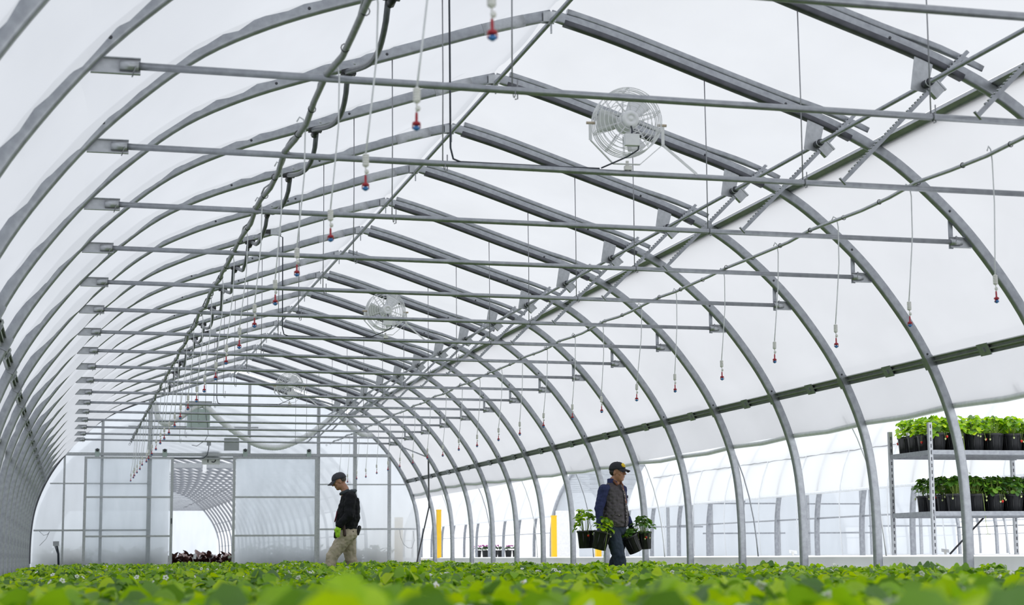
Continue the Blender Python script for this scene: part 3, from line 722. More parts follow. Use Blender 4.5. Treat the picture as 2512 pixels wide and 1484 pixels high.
XN = 13.63
YA = YK(15)-SP*17
gA = greenhouse('white film greenhouse standing directly to the right beyond the open side', XN, YA+.02, 17)
bpy.data.objects[gA.name]
for i in range(2, 17):
    yy = YA + SP*i + .9
    MB().tube([(XN-rib_x(z)-.10, yy-.18*(2.3-z), z) for z in (2.3, 2.0, 1.7, 1.4, 1.1, .8, .51)], .009, 6).obj('rope', M['hose'], gA)
MB().tube([(XN-rib_x(2.29)-.085, YA+.2*i, 2.29+.006*math.sin(i*2.3)) for i in range(150)], .007, 5).obj('film_batten', M['wire'], gA)
pn = arch_panel(XN-4.26, XN+4.26, .50, [], YE+.06, .008, xo=XN); pn.obj('end_wall_sheet', M['poly'], gA, False)
for x in (10.34, 10.95, 11.43, 13.15, 13.92, 15.33, 15.58, 16.18, 16.9):
    MB().box(x-.035, x+.035, YE-.02, YE+.03, .50, rib_z(x-XN)-.04).obj('end_wall_post', M['galv_light'], gA, False)
for x0, x1, z in ((9.5, 11.2, 1.19), (11.2, 13.3, 1.03), (11.3, 13.15, 1.74), (13.92, 15.6, 1.03), (13.92, 15.4, 1.73), (15.5, 17.9, 1.19)):
    MB().box(x0, x1, YE-.04, YE-.02, z-.017, z+.017).obj('end_wall_rail', M['galv'], gA, False)
gB = greenhouse('open-sided greenhouse with a louvred end wall seen far off through the right-hand ribs', XN, 46.9, 12)
pn = arch_panel(XN-4.26, XN+4.26, .50, [], 46.85, .008, xo=XN); pn.obj('end_wall_sheet', M['poly'], gB, False)
for i in range(9): MB().box(XN-3.2, XN+3.2, 46.80, 46.84, 2.35+i*.13, 2.37+i*.13).obj('louvre', M['galv_light'], gB, False)
MB().box(XN-4.2, XN-3.55, 46.78, 46.84, .5, 1.75).obj('kick_panel', M['white'], gB, False)
gD = greenhouse('bare-sided greenhouse farthest to the right, beyond the open-sided one', XN+9.32, 46.9, 12)
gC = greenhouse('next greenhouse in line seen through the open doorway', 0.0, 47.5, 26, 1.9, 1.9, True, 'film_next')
for i in range(26): MB().tube([(-1.235, 47.5+SP*i, 3.0), (-1.235, 47.5+SP*i, rib_z(1.235))], .006, 4).obj('hanger_wire', M['wire'], gC) if i % 2 else None
MB().tube([(2.1, 47.5+.5*i, 3.05+.02*math.sin(i)) for i in range(90)], .018, 6).obj('water_line', M['pipe_grey'], gC)
arch_panel(-4.2, 4.2, .02, [], 47.5+SP*26, .01).obj('end_wall_sheet', M['poly'], gC, False)
MB().box(-3.3, 3.3, 46.4, 46.5, 2.86, 2.98).obj('header_beam', M['galv_light'], gC, False)
for x in (-.95, -.1, .9): MB().box(x-.05, x+.05, 46.38, 46.4, 2.75, 3.15).obj('header_bracket', M['white'], gC, False)

# ------------------------------------------------------------------ plants
def leaflet(L, Wd, nu, nv, fold, droop, rr, serr=0.0):
    vs = []; fs = []
    for i in range(nu+1):
        u = i/nu; w = Wd*max(math.sin(PI*min(1, u*.93+.035)), 0)**.62*(1 if 0 < i < nu else .18)
        for j in range(-nv, nv+1):
            v = j/nv; ed = 1+serr*((i % 2)*2-1) if abs(j) == nv else 1
            x = L*u + (0 if abs(j) < nv else 0); y = w*v*ed*.5
            z = fold*abs(v)*w*.5 - droop*u*u*L + .02*L*math.sin(u*9+v*2)
            vs.append((x, y, z))
    m = 2*nv+1
    for i in range(nu):
        for j in range(m-1): a = i*m+j; fs.append((a, a+1, a+m+1, a+m))
    return vs, fs
def plant_data(seed, nl, hmin, hmax, spread, size, nu, nv, serr, stems=True):
    rr = random.Random(seed); b = MB(); st = MB()
    for q in range(nl):
        az = rr.uniform(0, 2*PI); f = rr.random(); rad = spread*(.25+.75*f); h = hmax - (hmax-hmin)*f*rr.uniform(.5, 1.2)
        base = Vector((.03*math.cos(az), .03*math.sin(az), 0)); tip = Vector((rad*math.cos(az), rad*math.sin(az), h))
        if stems:
            mid = base.lerp(tip, .55)+Vector((0, 0, h*.12)); st.tube([base, mid, tip], [.0028, .0022, .0018], 4 if nu > 3 else 3, cap=False)
        L = size*rr.uniform(.75, 1.2); tilt = rr.uniform(-.15, .75); rz = az+rr.uniform(-.5, .5)
        for k in (-1, 0, 1):
            vs, fs = leaflet(L*(1 if k == 0 else .93), L*.86, nu, nv, rr.uniform(.15, .45), rr.uniform(.1, .4), rr, serr)
            mt = Matrix.Translation(tip) @ Matrix.Rotation(rz, 4, 'Z') @ Matrix.Rotation(tilt, 4, 'Y') @ Matrix.Rotation(k*1.35, 4, 'Z') @ Matrix.Rotation(rr.uniform(-.25, .25), 4, 'X') @ Matrix.Translation((.006, 0, 0))
            b.add([mt @ Vector(p) for p in vs], fs)
    return b, st
def two_mat_mesh(name, b, st, m1, m2):
    n1 = len(b.f); b.add(st.v, st.f); me = b.mesh(name, m1); me.materials.append(m2)
    ix = np.zeros(len(me.polygons), np.int32); ix[n1:] = 1; me.polygons.foreach_set('material_index', ix); return me
near_me = []
for s_ in range(7):
    b, st = plant_data(100+s_, 19, .09, .228, .150, .083, 6, 2, .09)
    near_me.append(two_mat_mesh('strawberry_plant', b, st, M['leaf'], M['stem']))
pot_prof = [(.082, 0), (.085, .004), (.104, .185), (.112, .187), (.113, .205), (.107, .206), (.104, .19)]
me_pot = MB().lathe(pot_prof, 20).mesh('pot', M['black_plastic'])
me_soil = MB().lathe([(.001, .186), (.10, .184), (.103, .178)], 14, cap=False).mesh('soil', M['soil'])
fb = MB()
for i in range(5):
    a = i*2*PI/5; fb.ell((.0105*math.cos(a), .0105*math.sin(a), 0), (.0085, .0075, .0022), 8, 4, Matrix.Rotation(a, 3, 'Z'))
me_petal = fb.mesh('flower', M['petal'])
me_center = MB().ell((0, 0, .002), (.0045, .0045, .003), 8, 4).mesh('flower_centre', M['pollen'])
def half_w(y): return .33*y   # half width of view at distance
cells = []
PS = .272
rr = random.Random(3)
for iy in range(0, 150):
    y = 1.75 + iy*PS*.93
    if y > YE-.9: break
    for ix in range(-20, 20):
        x = -3.95 + (ix+20)*PS + (iy % 2)*PS*.5
        if x > 4.02 or x < -4.05: continue
        cx = CAMP.x + math.tan(YAW)*y
        if x < cx-half_w(y)-.5 or x > cx+half_w(y)+.5: continue
        cells.append((x+rr.uniform(-.05, .05), y+rr.uniform(-.05, .05)))
men_xy = [(.33, 25.0), (3.37, 22.0)]
cells = [c for c in cells if all(abs(c[0]-m[0]) > .42 or abs(c[1]-m[1]) > .30 for m in men_xy)]
cells.sort(key=lambda c: c[1])
def zs(y): return 1.0 if y > 6 else 1.04+.17*(6-y)/4.5
for n_, (x, y) in enumerate(cells[:300]):
    me = near_me[n_ % 7]; k = zs(y)*rr.uniform(.90, 1.10); zz = .185
    t = thing('strawberry_plant', 'leafy strawberry plant in the crowded green bed in the foreground', 'plant', (x, y, 0), rr.uniform(0, 6.28), 'strawberry plants of the foreground bed')
    link('foliage', me, t, (0, 0, zz), sc=(1.05, 1.05, k)); link('pot', me_pot, t, sc=(.9, .9, .93)); link('soil', me_soil, t, sc=(.9, .9, .93))
    if rr.random() < .11:
        for q in range(rr.choice((1, 1, 2))):
            fx, fy = rr.uniform(-.1, .1), rr.uniform(-.1, .1)
            fo = link('flower', me_petal, t, (fx, fy, zz+.225*k*rr.uniform(.95, 1.08)), (rr.uniform(.4, 1.3), rr.uniform(-.5, .5), rr.uniform(-2, 2))); link('flower_centre', me_center, fo)
            fo.scale = (1.15,)*3
# one tall plant close to the camera, and a second
def big_plant(x, y, seed, label, h, size, tilt):
    b, st = plant_data(seed, 9, .12, .26, .12, .075, 8, 3, .07)
    t = thing('strawberry_plant', label, 'plant', (x, y, 0), 0, None)
    tipz = h
    for dx, dz, tl, yaw in tilt:
        tip = Vector((dx, 0, tipz-.2+dz)); st.tube([(0, 0, 0), (dx*.4, .01, (tipz-.2)*.6), tip], [.003, .0026, .002], 6)
        for k in (-1, 0, 1):
            vs, fs = leaflet(size, size*.92, 8, 3, .15, .15, rr, .06)
            mt = Matrix.Translation(tip) @ Matrix.Rotation(yaw, 4, 'Z') @ Matrix.Rotation(tl, 4, 'Y') @ Matrix.Rotation(k*1.15, 4, 'Z')
            b.add([mt @ Vector(p) for p in vs], fs)
    link('foliage', two_mat_mesh('foliage', b, st, M['leaf'], M['stem']), t, (0, 0, .2))
    link('pot', me_pot, t, sc=.95); link('soil', me_soil, t, sc=.95)
big_plant(-3.195, 1.95, 501, 'tallest blurred strawberry leaf standing up in front of the man in the black jacket', .475, .055, [(-.005, 0, -1.25, 1.2), (.03, -.02, -.9, .3)])
big_plant(-2.57, 2.75, 502, 'blurred pale strawberry leaf rising in the middle foreground', .475, .060, [(0, 0, -.7, .4), (-.05, -.02, -.3, 2.6)])
# the rest of the bed, one mesh
def merged(name, pts, var, m1, mt2, scl):
    V = []; F = []; MI = []; off = 0
    for x, y, rz, k, vi in pts:
        v, f, mi = var[vi]; c, s = math.cos(rz), math.sin(rz)
        w = np.empty_like(v); w[:, 0] = (v[:, 0]*c-v[:, 1]*s)+x; w[:, 1] = (v[:, 0]*s+v[:, 1]*c)+y; w[:, 2] = v[:, 2]*k+.185
        V.append(w); F.append(f+off); MI.append(mi); off += len(v)
    V = np.concatenate(V); F = np.concatenate(F); MI = np.concatenate(MI)
    me = bpy.data.meshes.new(name); me.vertices.add(len(V)); me.vertices.foreach_set('co', V.astype(np.float32).ravel())
    me.loops.add(F.size); me.loops.foreach_set('vertex_index', F.astype(np.int32).ravel())
    me.polygons.add(len(F)); me.polygons.foreach_set('loop_start', np.arange(0, F.size, 4, dtype=np.int32)); me.polygons.foreach_set('loop_total', np.full(len(F), 4, np.int32))
    me.materials.append(m1); me.materials.append(mt2); me.polygons.foreach_set('material_index', MI.astype(np.int32))
    me.update(calc_edges=True); me.validate(); me.polygons.foreach_set('use_smooth', np.ones(len(me.polygons), bool))
    return me
var = []
for s_ in range(8):
    b, st = plant_data(300+s_, 17, .09, .215, .155, .068, 4, 1, .0, True)
    n1 = len(b.f); b.add(st.v, st.f); mi = np.zeros(len(b.f), np.int32); mi[n1:] = 1
    var.append((np.array(b.v, np.float64), np.array(b.f, np.int64), mi))
pts = [(x, y, rr.uniform(0, 6.28), rr.uniform(.78, 1.12)+(.22 if rr.random() < .07 else 0), rr.randrange(8)) for x, y in cells[300:]]
o = bpy.data.objects.new('strawberry_foliage', merged('strawberry_foliage', pts, var, M['leaf'], M['stem'], 1)); COL.objects.link(o)
tag(o, 'distant carpet of green strawberry leaves filling the floor of the house', 'plants', kind='stuff')
ff = MB()
for x, y in cells[300:]:
    if rr.random() < .06:
        for q in range(2):
            m_ = Euler((rr.uniform(.3, 1.2), rr.uniform(-.6, .6), rr.uniform(0, 6))).to_matrix(); px, py, pz = x+rr.uniform(-.1, .1), y+rr.uniform(-.1, .1), .185+rr.uniform(.205, .25)
            for i in range(5):
                a = i*2*PI/5; c = m_ @ Vector((.011*math.cos(a), .011*math.sin(a), 0)); ff.ell(Vector((px, py, pz))+c, (.009, .008, .003), 5, 3, m_)
o = ff.obj('strawberry_blossom', M['petal']); tag(o, 'small white strawberry blossoms scattered over the distant foliage', 'flowers', kind='stuff')

# bronze plants in the doorway
pb = []
for s_ in range(3):
    b = MB(); r2 = random.Random(40+s_)
    for q in range(30):
        az = r2.uniform(0, 6.28); vs, fs = leaflet(r2.uniform(.15, .25), r2.uniform(.10, .15), 5, 2, .35, r2.uniform(.1, .5), r2)
        mt = Matrix.Translation((.02*math.cos(az), .02*math.sin(az), r2.uniform(-.20, .12))) @ Matrix.Rotation(az, 4, 'Z') @ Matrix.Rotation(-r2.uniform(.3, 1.3), 4, 'Y')
        b.add([mt @ Vector(p) for p in vs], fs)
    pb.append(b.mesh('foliage', M['purple_leaf']))
i = 0
for row, y in enumerate((YE+.9, YE+1.25, YE+1.6)):
    for c in range(7):
        x = -1.42+.27*c+.1*(row % 2)
        t = thing('bronze_leaf_plant', 'dark bronze-leaved potted plant in the row across the open doorway', 'plant', (x+R.uniform(-.03,.03), y, -.02), R.uniform(0, 6), 'bronze-leaved plants in the doorway')
        link('foliage', pb[i % 3], t, (0, 0, .46), sc=R.uniform(.85, 1.1)); link('pot', me_pot, t, sc=(1.1, 1.1, 2.2)); i += 1
for i, (x, z, lab) in enumerate(((-.76, .60, 'white plant tag leaning left in the doorway plants'), (-.38, .58, 'white plant tag on a bent stake in the doorway plants'))):
    t = thing('plant_tag', lab, 'plant tag', (x, YE+.75, 0)); MB().box(-.035, .035, 0, .003, z-.07, z+.04, Matrix.Rotation((-.35, .3)[i], 4, 'Z') @ Matrix.Rotation(.12, 4, 'Y')).obj('card', M['white'], t, False); MB().tube([(0, .004, -.02), (.03, .004, z-.1), (0, .004, z-.03)], .006, 5).obj('stake', M['plastic_white'], t)
# dark planting seen through the sheets
hb = []
for seg, (xa, xb, lab) in enumerate(((-4.1, -1.5, 'blurred green planting behind the left part of the end wall'), (.25, 3.7, 'blurred green planting behind the right part of the end wall'))):
    b = MB(); n = int((xb-xa)/.11)
    for q in range(n*2):
        x = xa+(xb-xa)*R.random(); y = YE+.36+.4*R.random()
        for w in range(26):
            vs, fs = leaflet(.19, .14, 2, 1, .3, .3, R); az = R.uniform(0, 6.28)
            mt = Matrix.Translation((x+R.uniform(-.12, .12), y+R.uniform(-.1, .1), R.uniform(.05, .74))) @ Matrix.Rotation(az, 4, 'Z') @ Matrix.Rotation(R.uniform(-1, 1), 4, 'Y')
            b.add([mt @ Vector(p) for p in vs], fs)
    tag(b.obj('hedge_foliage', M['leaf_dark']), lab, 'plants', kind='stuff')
# cyclamen in the far house
for i in range(7):
    x = 9.75+.36*(i % 4)+R.uniform(-.05, .05); y = 56.5+1.1*(i//4)+.3*(i % 2)
    t = thing('pink_potted_flower', 'dark potted plant with pink blooms in the far open-sided greenhouse', 'plant', (x, y, .5), R.uniform(0, 6), 'pink potted flowers in the far greenhouse')
    link('pot', me_pot, t, sc=1.1); b, st = plant_data(700+i, 14, .06, .14, .13, .07, 3, 1, 0)
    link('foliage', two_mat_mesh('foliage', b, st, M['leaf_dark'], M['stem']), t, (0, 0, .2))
    p_ = MB()
    for q in range(12): p_.ell((R.uniform(-.11, .11), R.uniform(-.11, .11), .34+R.uniform(0, .05)), (.018, .018, .026), 6, 4)
    p_.obj('bloom', M['pink'], t)

# ------------------------------------------------------------------ potted strawberries (rack and carried)
def berry(b, c, r): b.lathe([(.001, -1.25*r), (.55*r, -.9*r), (.95*r, -.1*r), (1.0*r, .25*r), (.7*r, .62*r), (.05*r, .7*r)], 10, c)
def potted(label, loc, rot, seed, group, size=1.0, runner=False, mt='leaf_rack', nred=1, ngreen=2, hh=.26, side=-PI/2):
    t = thing('potted_strawberry', label, 'potted plant', loc, 0, group); t.rotation_euler = rot
    r2 = random.Random(seed)
    prof = [(.084, 0), (.088, .004), (.106, .200), (.115, .203), (.116, .226), (.110, .227), (.106, .21)]
    b = MB(); b.lathe(prof, 24)
    for q in range(8): a = q*2*PI/8+.2; b.bar((.088*math.cos(a), .088*math.sin(a), .004), (.105*math.cos(a), .105*math.sin(a), .195), .012, .006, (math.cos(a), math.sin(a), 0))
    b.obj('pot', M['black_plastic'], t)
    MB().lathe([(.001, .205), (.10, .203), (.105, .198)], 16, cap=False).obj('soil', M['soil'], t)
    lb, st = plant_data(seed, 26, .02, hh*.85, .135, .068, 6, 2, .09)
    o = link('foliage', two_mat_mesh('foliage', lb, st, M[mt], M['stem']), t, (0, 0, .205))
    for q in range(nred+ngreen):
        a = side+r2.uniform(-.9, .9); z = .20-r2.uniform(.0, .07); r = .0165 if q < nred else .012
        bo = MB(); c = Vector((.128*math.cos(a), .128*math.sin(a), z)); berry(bo, c, r); f = bo.obj('fruit', M['berry'] if q < nred else M['unripe'], t)
        MB().tube([(.05*math.cos(a), .05*math.sin(a), .22), (.115*math.cos(a), .115*math.sin(a), .245), (c.x, c.y, z+.012)], .0018, 5).ell((c.x, c.y, z+r*.7), (.012, .012, .003), 8, 4).obj('fruit_stalk', M['stem'], f)
    if runner:
        ru = MB(); a = side+.2; ru.tube([(.05*math.cos(a), .05*math.sin(a), .22), (.13*math.cos(a), .13*math.sin(a), .235), (.15*math.cos(a), .15*math.sin(a), .1), (.14*math.cos(a)+.02, .14*math.sin(a), -.12), (.14*math.cos(a)+.04, .14*math.sin(a), -.24)], .0028, 5)
        for q in range(2):
            vs, fs = leaflet(.03, .025, 4, 1, .3, .3, r2); mt_ = Matrix.Translation((.14*math.cos(a)+.04, .14*math.sin(a), -.24)) @ Matrix.Rotation(q*2.5, 4, 'Z'); ru.add([mt_ @ Vector(p) for p in vs], fs)
        ru.obj('runner', M['stem'], t)
    return t
# rack
RX, RY, RW, RD = 6.09, 18.50, 1.62, 1.02
rk = thing('plant_rack', 'tall galvanised nursery rack with two shelves of potted strawberries', 'rack', (RX, RY, .50))
def rack_post(x, y, z1):
    b = MB(); b.box(x-.022, x+.022, y-.004, y+.0, 0, z1); b.box(x-.022, x-.018, y, y+.04, 0, z1); o = b.obj('post', M['galv_light'], rk, False)
    s = MB()
    for i in range(int(z1/.075)): s.box(x-.006, x+.006, y-.006, y-.004, .03+i*.075, .072+i*.075)
    s.obj('slot_row', M['galv_dark'], o, False)
for x in (0, RW):
    for y in (0, RD): rack_post(x, y, 1.52 if (x == 0 and y == 0) else 1.48)
for z, x0 in ((1.175, 0), (.475, .0)):
    b = MB(); b.box(x0, RW, 0, RD, z, z+.006); b.box(x0, RW, -.012, -.004, z-.022, z+.03); b.box(x0, RW, RD, RD+.008, z-.022, z+.03)
    b.box(x0-.012, x0-.004, 0, RD, z-.022, z+.03); b.box(RW, RW+.008, 0, RD, z-.022, z+.03)
    for i in range(6): b.box(x0, RW, .08+i*.17, .10+i*.17, z-.03, z)
    b.obj('shelf', M['galv'], rk, False)
MB().tube([(RW-.4, RD, .48), (RW-.9, RD, .02)], .012, 6).obj('diagonal_brace', M['galv_dark'], rk)
n_ = 0
for sh_, (z, x0, ny, nm) in enumerate(((1.181, .14, 4, 'upper'), (.481, .36, 4, 'lower'))):
    for j in range(ny):
        for i in range(6 if sh_ == 0 else 5):
            x = x0+.245*i; y = .135+.247*j
            if x > RW-.10: continue
            rowname = ('front', 'second', 'third', 'back')[j]
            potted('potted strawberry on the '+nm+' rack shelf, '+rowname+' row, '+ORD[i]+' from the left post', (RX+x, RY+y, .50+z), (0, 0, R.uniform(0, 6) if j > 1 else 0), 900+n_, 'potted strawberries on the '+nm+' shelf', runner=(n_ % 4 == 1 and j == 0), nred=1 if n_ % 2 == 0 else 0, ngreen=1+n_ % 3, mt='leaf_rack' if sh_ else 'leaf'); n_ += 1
# white stake and cards on the terrace
for i, (x, y, lab) in enumerate(((4.95, 19.9, 'small white sign card on the ledge left of the rack'), (6.85, 19.7, 'small white sign card on the ledge right of the rack'))):
    t = thing('ledge_sign', lab, 'sign card', (x, y, .515)); MB().box(-.05, .05, 0, .004, .03, .075, Matrix.Rotation(-.5, 4, 'X') @ Matrix.Rotation(.15, 4, 'Y')).obj('card', M['white'], t, False); MB().box(-.012, .012, .01, .02, 0, .05).obj('foot', M['plastic_white'], t, False)

# ------------------------------------------------------------------ people
def cone_vs(p0, r0, p1, r1):
    bm = bmesh.new()
    for p, r in ((p0, r0), (p1, r1)):
        rx = r if isinstance(r, (tuple, list)) else (r, r, r)
        bmesh.ops.create_icosphere(bm, subdivisions=2, radius=1, matrix=Matrix.Translation(p) @ Matrix.Diagonal((*rx, 1)))
    h = bmesh.ops.convex_hull(bm, input=bm.verts)
    bmesh.ops.delete(bm, geom=list({g for g in h['geom_interior'] if isinstance(g, bmesh.types.BMVert)}), context='VERTS')
    bm.verts.index_update(); vs = [v.co.copy() for v in bm.verts]; fs = [tuple(v.index for v in f.verts) for f in bm.faces]; bm.free(); return vs, fs
def blob(name, prims, mt, parent, vox=.007, smooth=4, disp=0.0, dscale=.09, seed=0):
    b = MB()
    for p in prims:
        if p[0] == 'c': b.add(*cone_vs(Vector(p[1]), p[2], Vector(p[3]), p[4]))
        else: b.ell(p[1], p[2], 20, 14, p[3].to_matrix() if len(p) > 3 else None)
    o = b.obj(name, mt, parent)
    m = o.modifiers.new('r', 'REMESH'); m.mode = 'VOXEL'; m.voxel_size = vox; m.use_smooth_shade = True
    m = o.modifiers.new('s', 'SMOOTH'); m.factor = .5; m.iterations = smooth
    if disp:
        tx = bpy.data.textures.new(name+'_folds', 'CLOUDS'); tx.noise_scale = dscale; tx.noise_depth = 2
        m = o.modifiers.new('d', 'DISPLACE'); m.texture = tx; m.strength = disp; m.mid_level = .5; m.texture_coords = 'LOCAL'
    return o
def hand_prims(w, d, side, curl=1.0, s=1.0, th=(0, 0, 0)):
    # w wrist, d direction of the hand, side = vector towards the thumb; fingers curl about the palm normal
    w, d, side = Vector(w), Vector(d).normalized(), Vector(side).normalized(); n = d.cross(side).normalized()
    P = [('c', w, (.024*s, .024*s, .026*s), w+d*.05*s, (.030*s, .030*s, .030*s)), ('c', w+d*.045*s+side*.018*s, .021*s, w+d*.085*s+side*.024*s, .018*s), ('c', w+d*.045*s-side*.016*s, .020*s, w+d*.082*s-side*.026*s, .016*s)]
    for i, (o, L) in enumerate(((.030, .075), (.011, .083), (-.009, .077), (-.028, .062))):
        a = w+d*.088*s+side*o*s; r = .0095*s; dd = d.copy(); q = a
        for j in range(3):
            ang = curl*(.35+.45*j)
            dd = (d*math.cos(ang) + n*math.sin(ang)).normalized(); e = q+dd*L*s*(.45, .32, .23)[j]; P.append(('c', q, r*(1-.08*j), e, r*(.92-.08*j))); q = e
    a = w+d*.03*s+side*.026*s; b_ = a+(d*.55+side*.75+n*.3).normalized()*.042*s; c = b_+(d*.85+side*.1+n*.55).normalized()*.036*s
    P += [('c', a, .014*s, b_, .0115*s), ('c', b_, .0115*s, c, .009*s)]
    return P
def head_prims(c, fwd, up, s=1.0):
    c, f, u = Vector(c), Vector(fwd).normalized(), Vector(up).normalized(); l = u.cross(f).normalized(); u = f.cross(l).normalized()
    rot = Matrix((f, l, u)).transposed().to_euler()
    def q(a, b, h): return c+(f*a+l*b+u*h)*s
    def r(x, y, z): return (x*s, y*s, z*s)
    return [('e', q(-.008, 0, .030), r(.098, .077, .088), rot), ('e', q(.018, 0, -.035), r(.072, .062, .078), rot), ('e', q(.050, 0, -.082), r(.032, .036, .026), rot),
            ('c', q(.085, 0, .020), .009*s, q(.108, 0, -.018), .0135*s), ('e', q(.098, .012, -.021), r(.011, .009, .008), rot), ('e', q(.098, -.012, -.021), r(.011, .009, .008), rot),
            ('c', q(.080, -.020, -.048), .0085*s, q(.080, .020, -.048), .0085*s), ('c', q(.078, -.018, -.059), .009*s, q(.078, .018, -.059), .009*s),
            ('c', q(.083, -.034, .032), .010*s, q(.083, .034, .032), .010*s), ('e', q(.055, .042, -.015), r(.026, .020, .024), rot), ('e', q(.055, -.042, -.015), r(.026, .020, .024), rot),
            ('e', q(-.005, .074, -.005), r(.018, .007, .030), rot), ('e', q(-.005, -.074, -.005), r(.018, .007, .030), rot),
            ('c', q(-.02, 0, -.06), .055*s, q(-.035, 0, -.13), .058*s)], q, rot, f, l, u
def face_bits(t, q, f, l, u, hairm, s=1.0):
    for sd in (-1, 1):
        e = MB().ell(q(.077, .030*sd, .012), (.012*s, .014*s, .011*s), 12, 8).obj('eye', M['eye_white'], t)
        MB().ell(q(.087, .030*sd, .011), (.006*s, .006*s, .006*s), 8, 6).obj('iris', M['eye_dark'], e)
        MB().tube([q(.090, .012*sd, .034), q(.092, .028*sd, .040), q(.080, .047*sd, .034)], [.003*s, .004*s, .002*s], 6).obj('eyebrow', hairm, t)
    MB().tube([q(.087, -.020, -.053), q(.091, 0, -.054), q(.087, .020, -.053)], .0018*s, 5).obj('mouth', M['maroon'], t)
def cap(t, q, f, l, u, mt, s=1.0, brim=.095, drop=.0):
    B = MB(); vs = []; n, m_ = 24, 8
    for i in range(m_+1):
        th = (PI/2)*i/m_
        for j in range(n):
            a = 2*PI*j/n; rr_ = math.cos(th)**.8 if i < m_ else .001
            vs.append(q(-.008+.108*rr_*math.cos(a), .089*rr_*math.sin(a), .040+.093*math.sin(th)-(.012 if math.cos(a) < 0 and i == 0 else 0)))
    fs = [(i*n+j, i*n+(j+1) % n, (i+1)*n+(j+1) % n, (i+1)*n+j) for i in range(m_) for j in range(n)]
    o = B.add(vs, fs).obj('cap', mt, t); sd = o.modifiers.new('t', 'SOLIDIFY'); sd.thickness = .004
    vs = []; nb, mb_ = 12, 5
    for i in range(mb_+1):
        for j in range(nb+1):
            a = (j/nb-.5)*2.1; rr_ = i/mb_
            vs.append(q(.100*math.cos(a)*.98-.008+brim*rr_*math.cos(a*.75)**.5, .084*math.sin(a)*(1-.10*rr_), .044-.014*rr_-.030*rr_*drop-.022*(a/1.05)**2*(.4+.6*rr_)))
    fs = [(i*(nb+1)+j, i*(nb+1)+j+1, (i+1)*(nb+1)+j+1, (i+1)*(nb+1)+j) for i in range(mb_) for j in range(nb)]
    b = MB().add(vs, fs).obj('brim', mt, o); sd = b.modifiers.new('t', 'SOLIDIFY'); sd.thickness = .005
    MB().ell(q(-.008, 0, .133), (.007, .007, .004), 8, 4).obj('button', mt, o)
    return o
V = Vector
# --- man in black jacket, walking left (local +X forward, +Y his left = camera side)
mL = thing('person', 'man in charcoal cap, black jacket and khaki trousers walking left with a lime glove', 'person', (.33, 25.0, 0), PI-.10)
hp, q, rot, f, l, u = head_prims((.098, .0, 1.600), (.93, .0, -.36), (.36, 0, .93), 1.0)
fA, fB = V((.30, .09, .09)), V((-.27, -.09, .13))
body = hp + [('c', V((.02, 0, 1.48)), .056, V((-.02, 0, 1.36)), .10), ('c', V((-.02, 0, 1.35)), (.10, .16, .10), V((.0, 0, 1.0)), (.10, .15, .12)), ('c', V((0, 0, 1.0)), (.10, .15, .12), V((-.02, 0, .86)), (.11, .15, .09)),
    ('c', V((0, .10, .84)), .075, V((.20, .10, .53)), .052), ('c', V((.20, .10, .53)), .05, fA, .038), ('c', V((-.03, -.10, .84)), .075, V((-.08, -.10, .50)), .052), ('c', V((-.08, -.10, .50)), .05, fB, .038),
    ('c', V((-.04, .20, 1.37)), .05, V((-.03, .25, 1.13)), .042), ('c', V((-.03, .25, 1.13)), .038, V((.12, .25, .965)), .026), ('c', V((-.02, -.20, 1.37)), .05, V((-.05, -.25, 1.12)), .042), ('c', V((-.05, -.25, 1.12)), .038, V((.04, -.24, .93)), .026)]
body += hand_prims((.04, -.24, .93), (.15, .05, -1), (.9, .3, .1), .8)
body += hand_prims((.12, .25, .965), (.12, -.02, -1), (.85, -.45, .1), .55, .92)
blob('body', body, M['skin_light'], mL, .0055, 2)
face_bits(mL, q, f, l, u, M['hair'])
blob('hair', [('e', q(-.040, 0, .022), (.067, .079, .058), rot)], M['hair_grey'], mL, .007, 2)
cap(mL, q, f, l, u, M['cap_grey'], 1.0, .085, .7)
blob('jacket', [('c', V((-.04, 0, 1.385)), (.115, .185, .085), V((-.02, 0, 1.12)), (.165, .19, .14)), ('c', V((-.02, 0, 1.14)), (.165, .19, .12), V((-.005, 0, .985)), (.160, .185, .075)),
    ('c', V((-.05, .185, 1.375)), .082, V((-.03, .255, 1.13)), .072), ('c', V((-.03, .255, 1.13)), .070, V((.105, .255, .985)), .054),
    ('c', V((-.02, -.185, 1.37)), .082, V((-.05, -.25, 1.12)), .070), ('c', V((-.05, -.25, 1.12)), .068, V((.035, -.24, .955)), .050),
    ('c', V((-.085, 0, 1.30)), (.11, .15, .12), V((-.10, 0, 1.10)), (.10, .15, .12)), ('c', V((-.005, 0, .955)), (.152, .178, .028), V((-.005, 0, .935)), (.150, .175, .022))], M['jacket'], mL, .008, 3, .030, .075)
blob('hood', [('c', V((-.085, -.06, 1.462)), (.055, .05, .032), V((-.085, .06, 1.462)), (.055, .05, .032)), ('c', V((-.115, 0, 1.475)), (.04, .08, .020), V((-.05, 0, 1.44)), (.06, .10, .03)), ('c', V((-.02, .07, 1.465)), .032, V((.075, .045, 1.43)), .026), ('c', V((-.02, -.07, 1.465)), .032, V((.075, -.045, 1.43)), .026)], M['hood'], mL, .008, 2, .015)
blob('trousers', [('c', V((-.01, 0, .95)), (.135, .165, .05), V((-.02, 0, .84)), (.145, .165, .07)), ('c', V((.0, .085, .85)), .115, V((.20, .10, .55)), .088), ('c', V((.20, .10, .55)), .088, V((.285, .095, .15)), .070),
    ('c', V((-.03, -.085, .85)), .115, V((-.07, -.10, .52)), .085), ('c', V((-.07, -.10, .52)), .085, V((-.24, -.09, .17)), .068)], M['khaki'], mL, .008, 3, .030, .07)
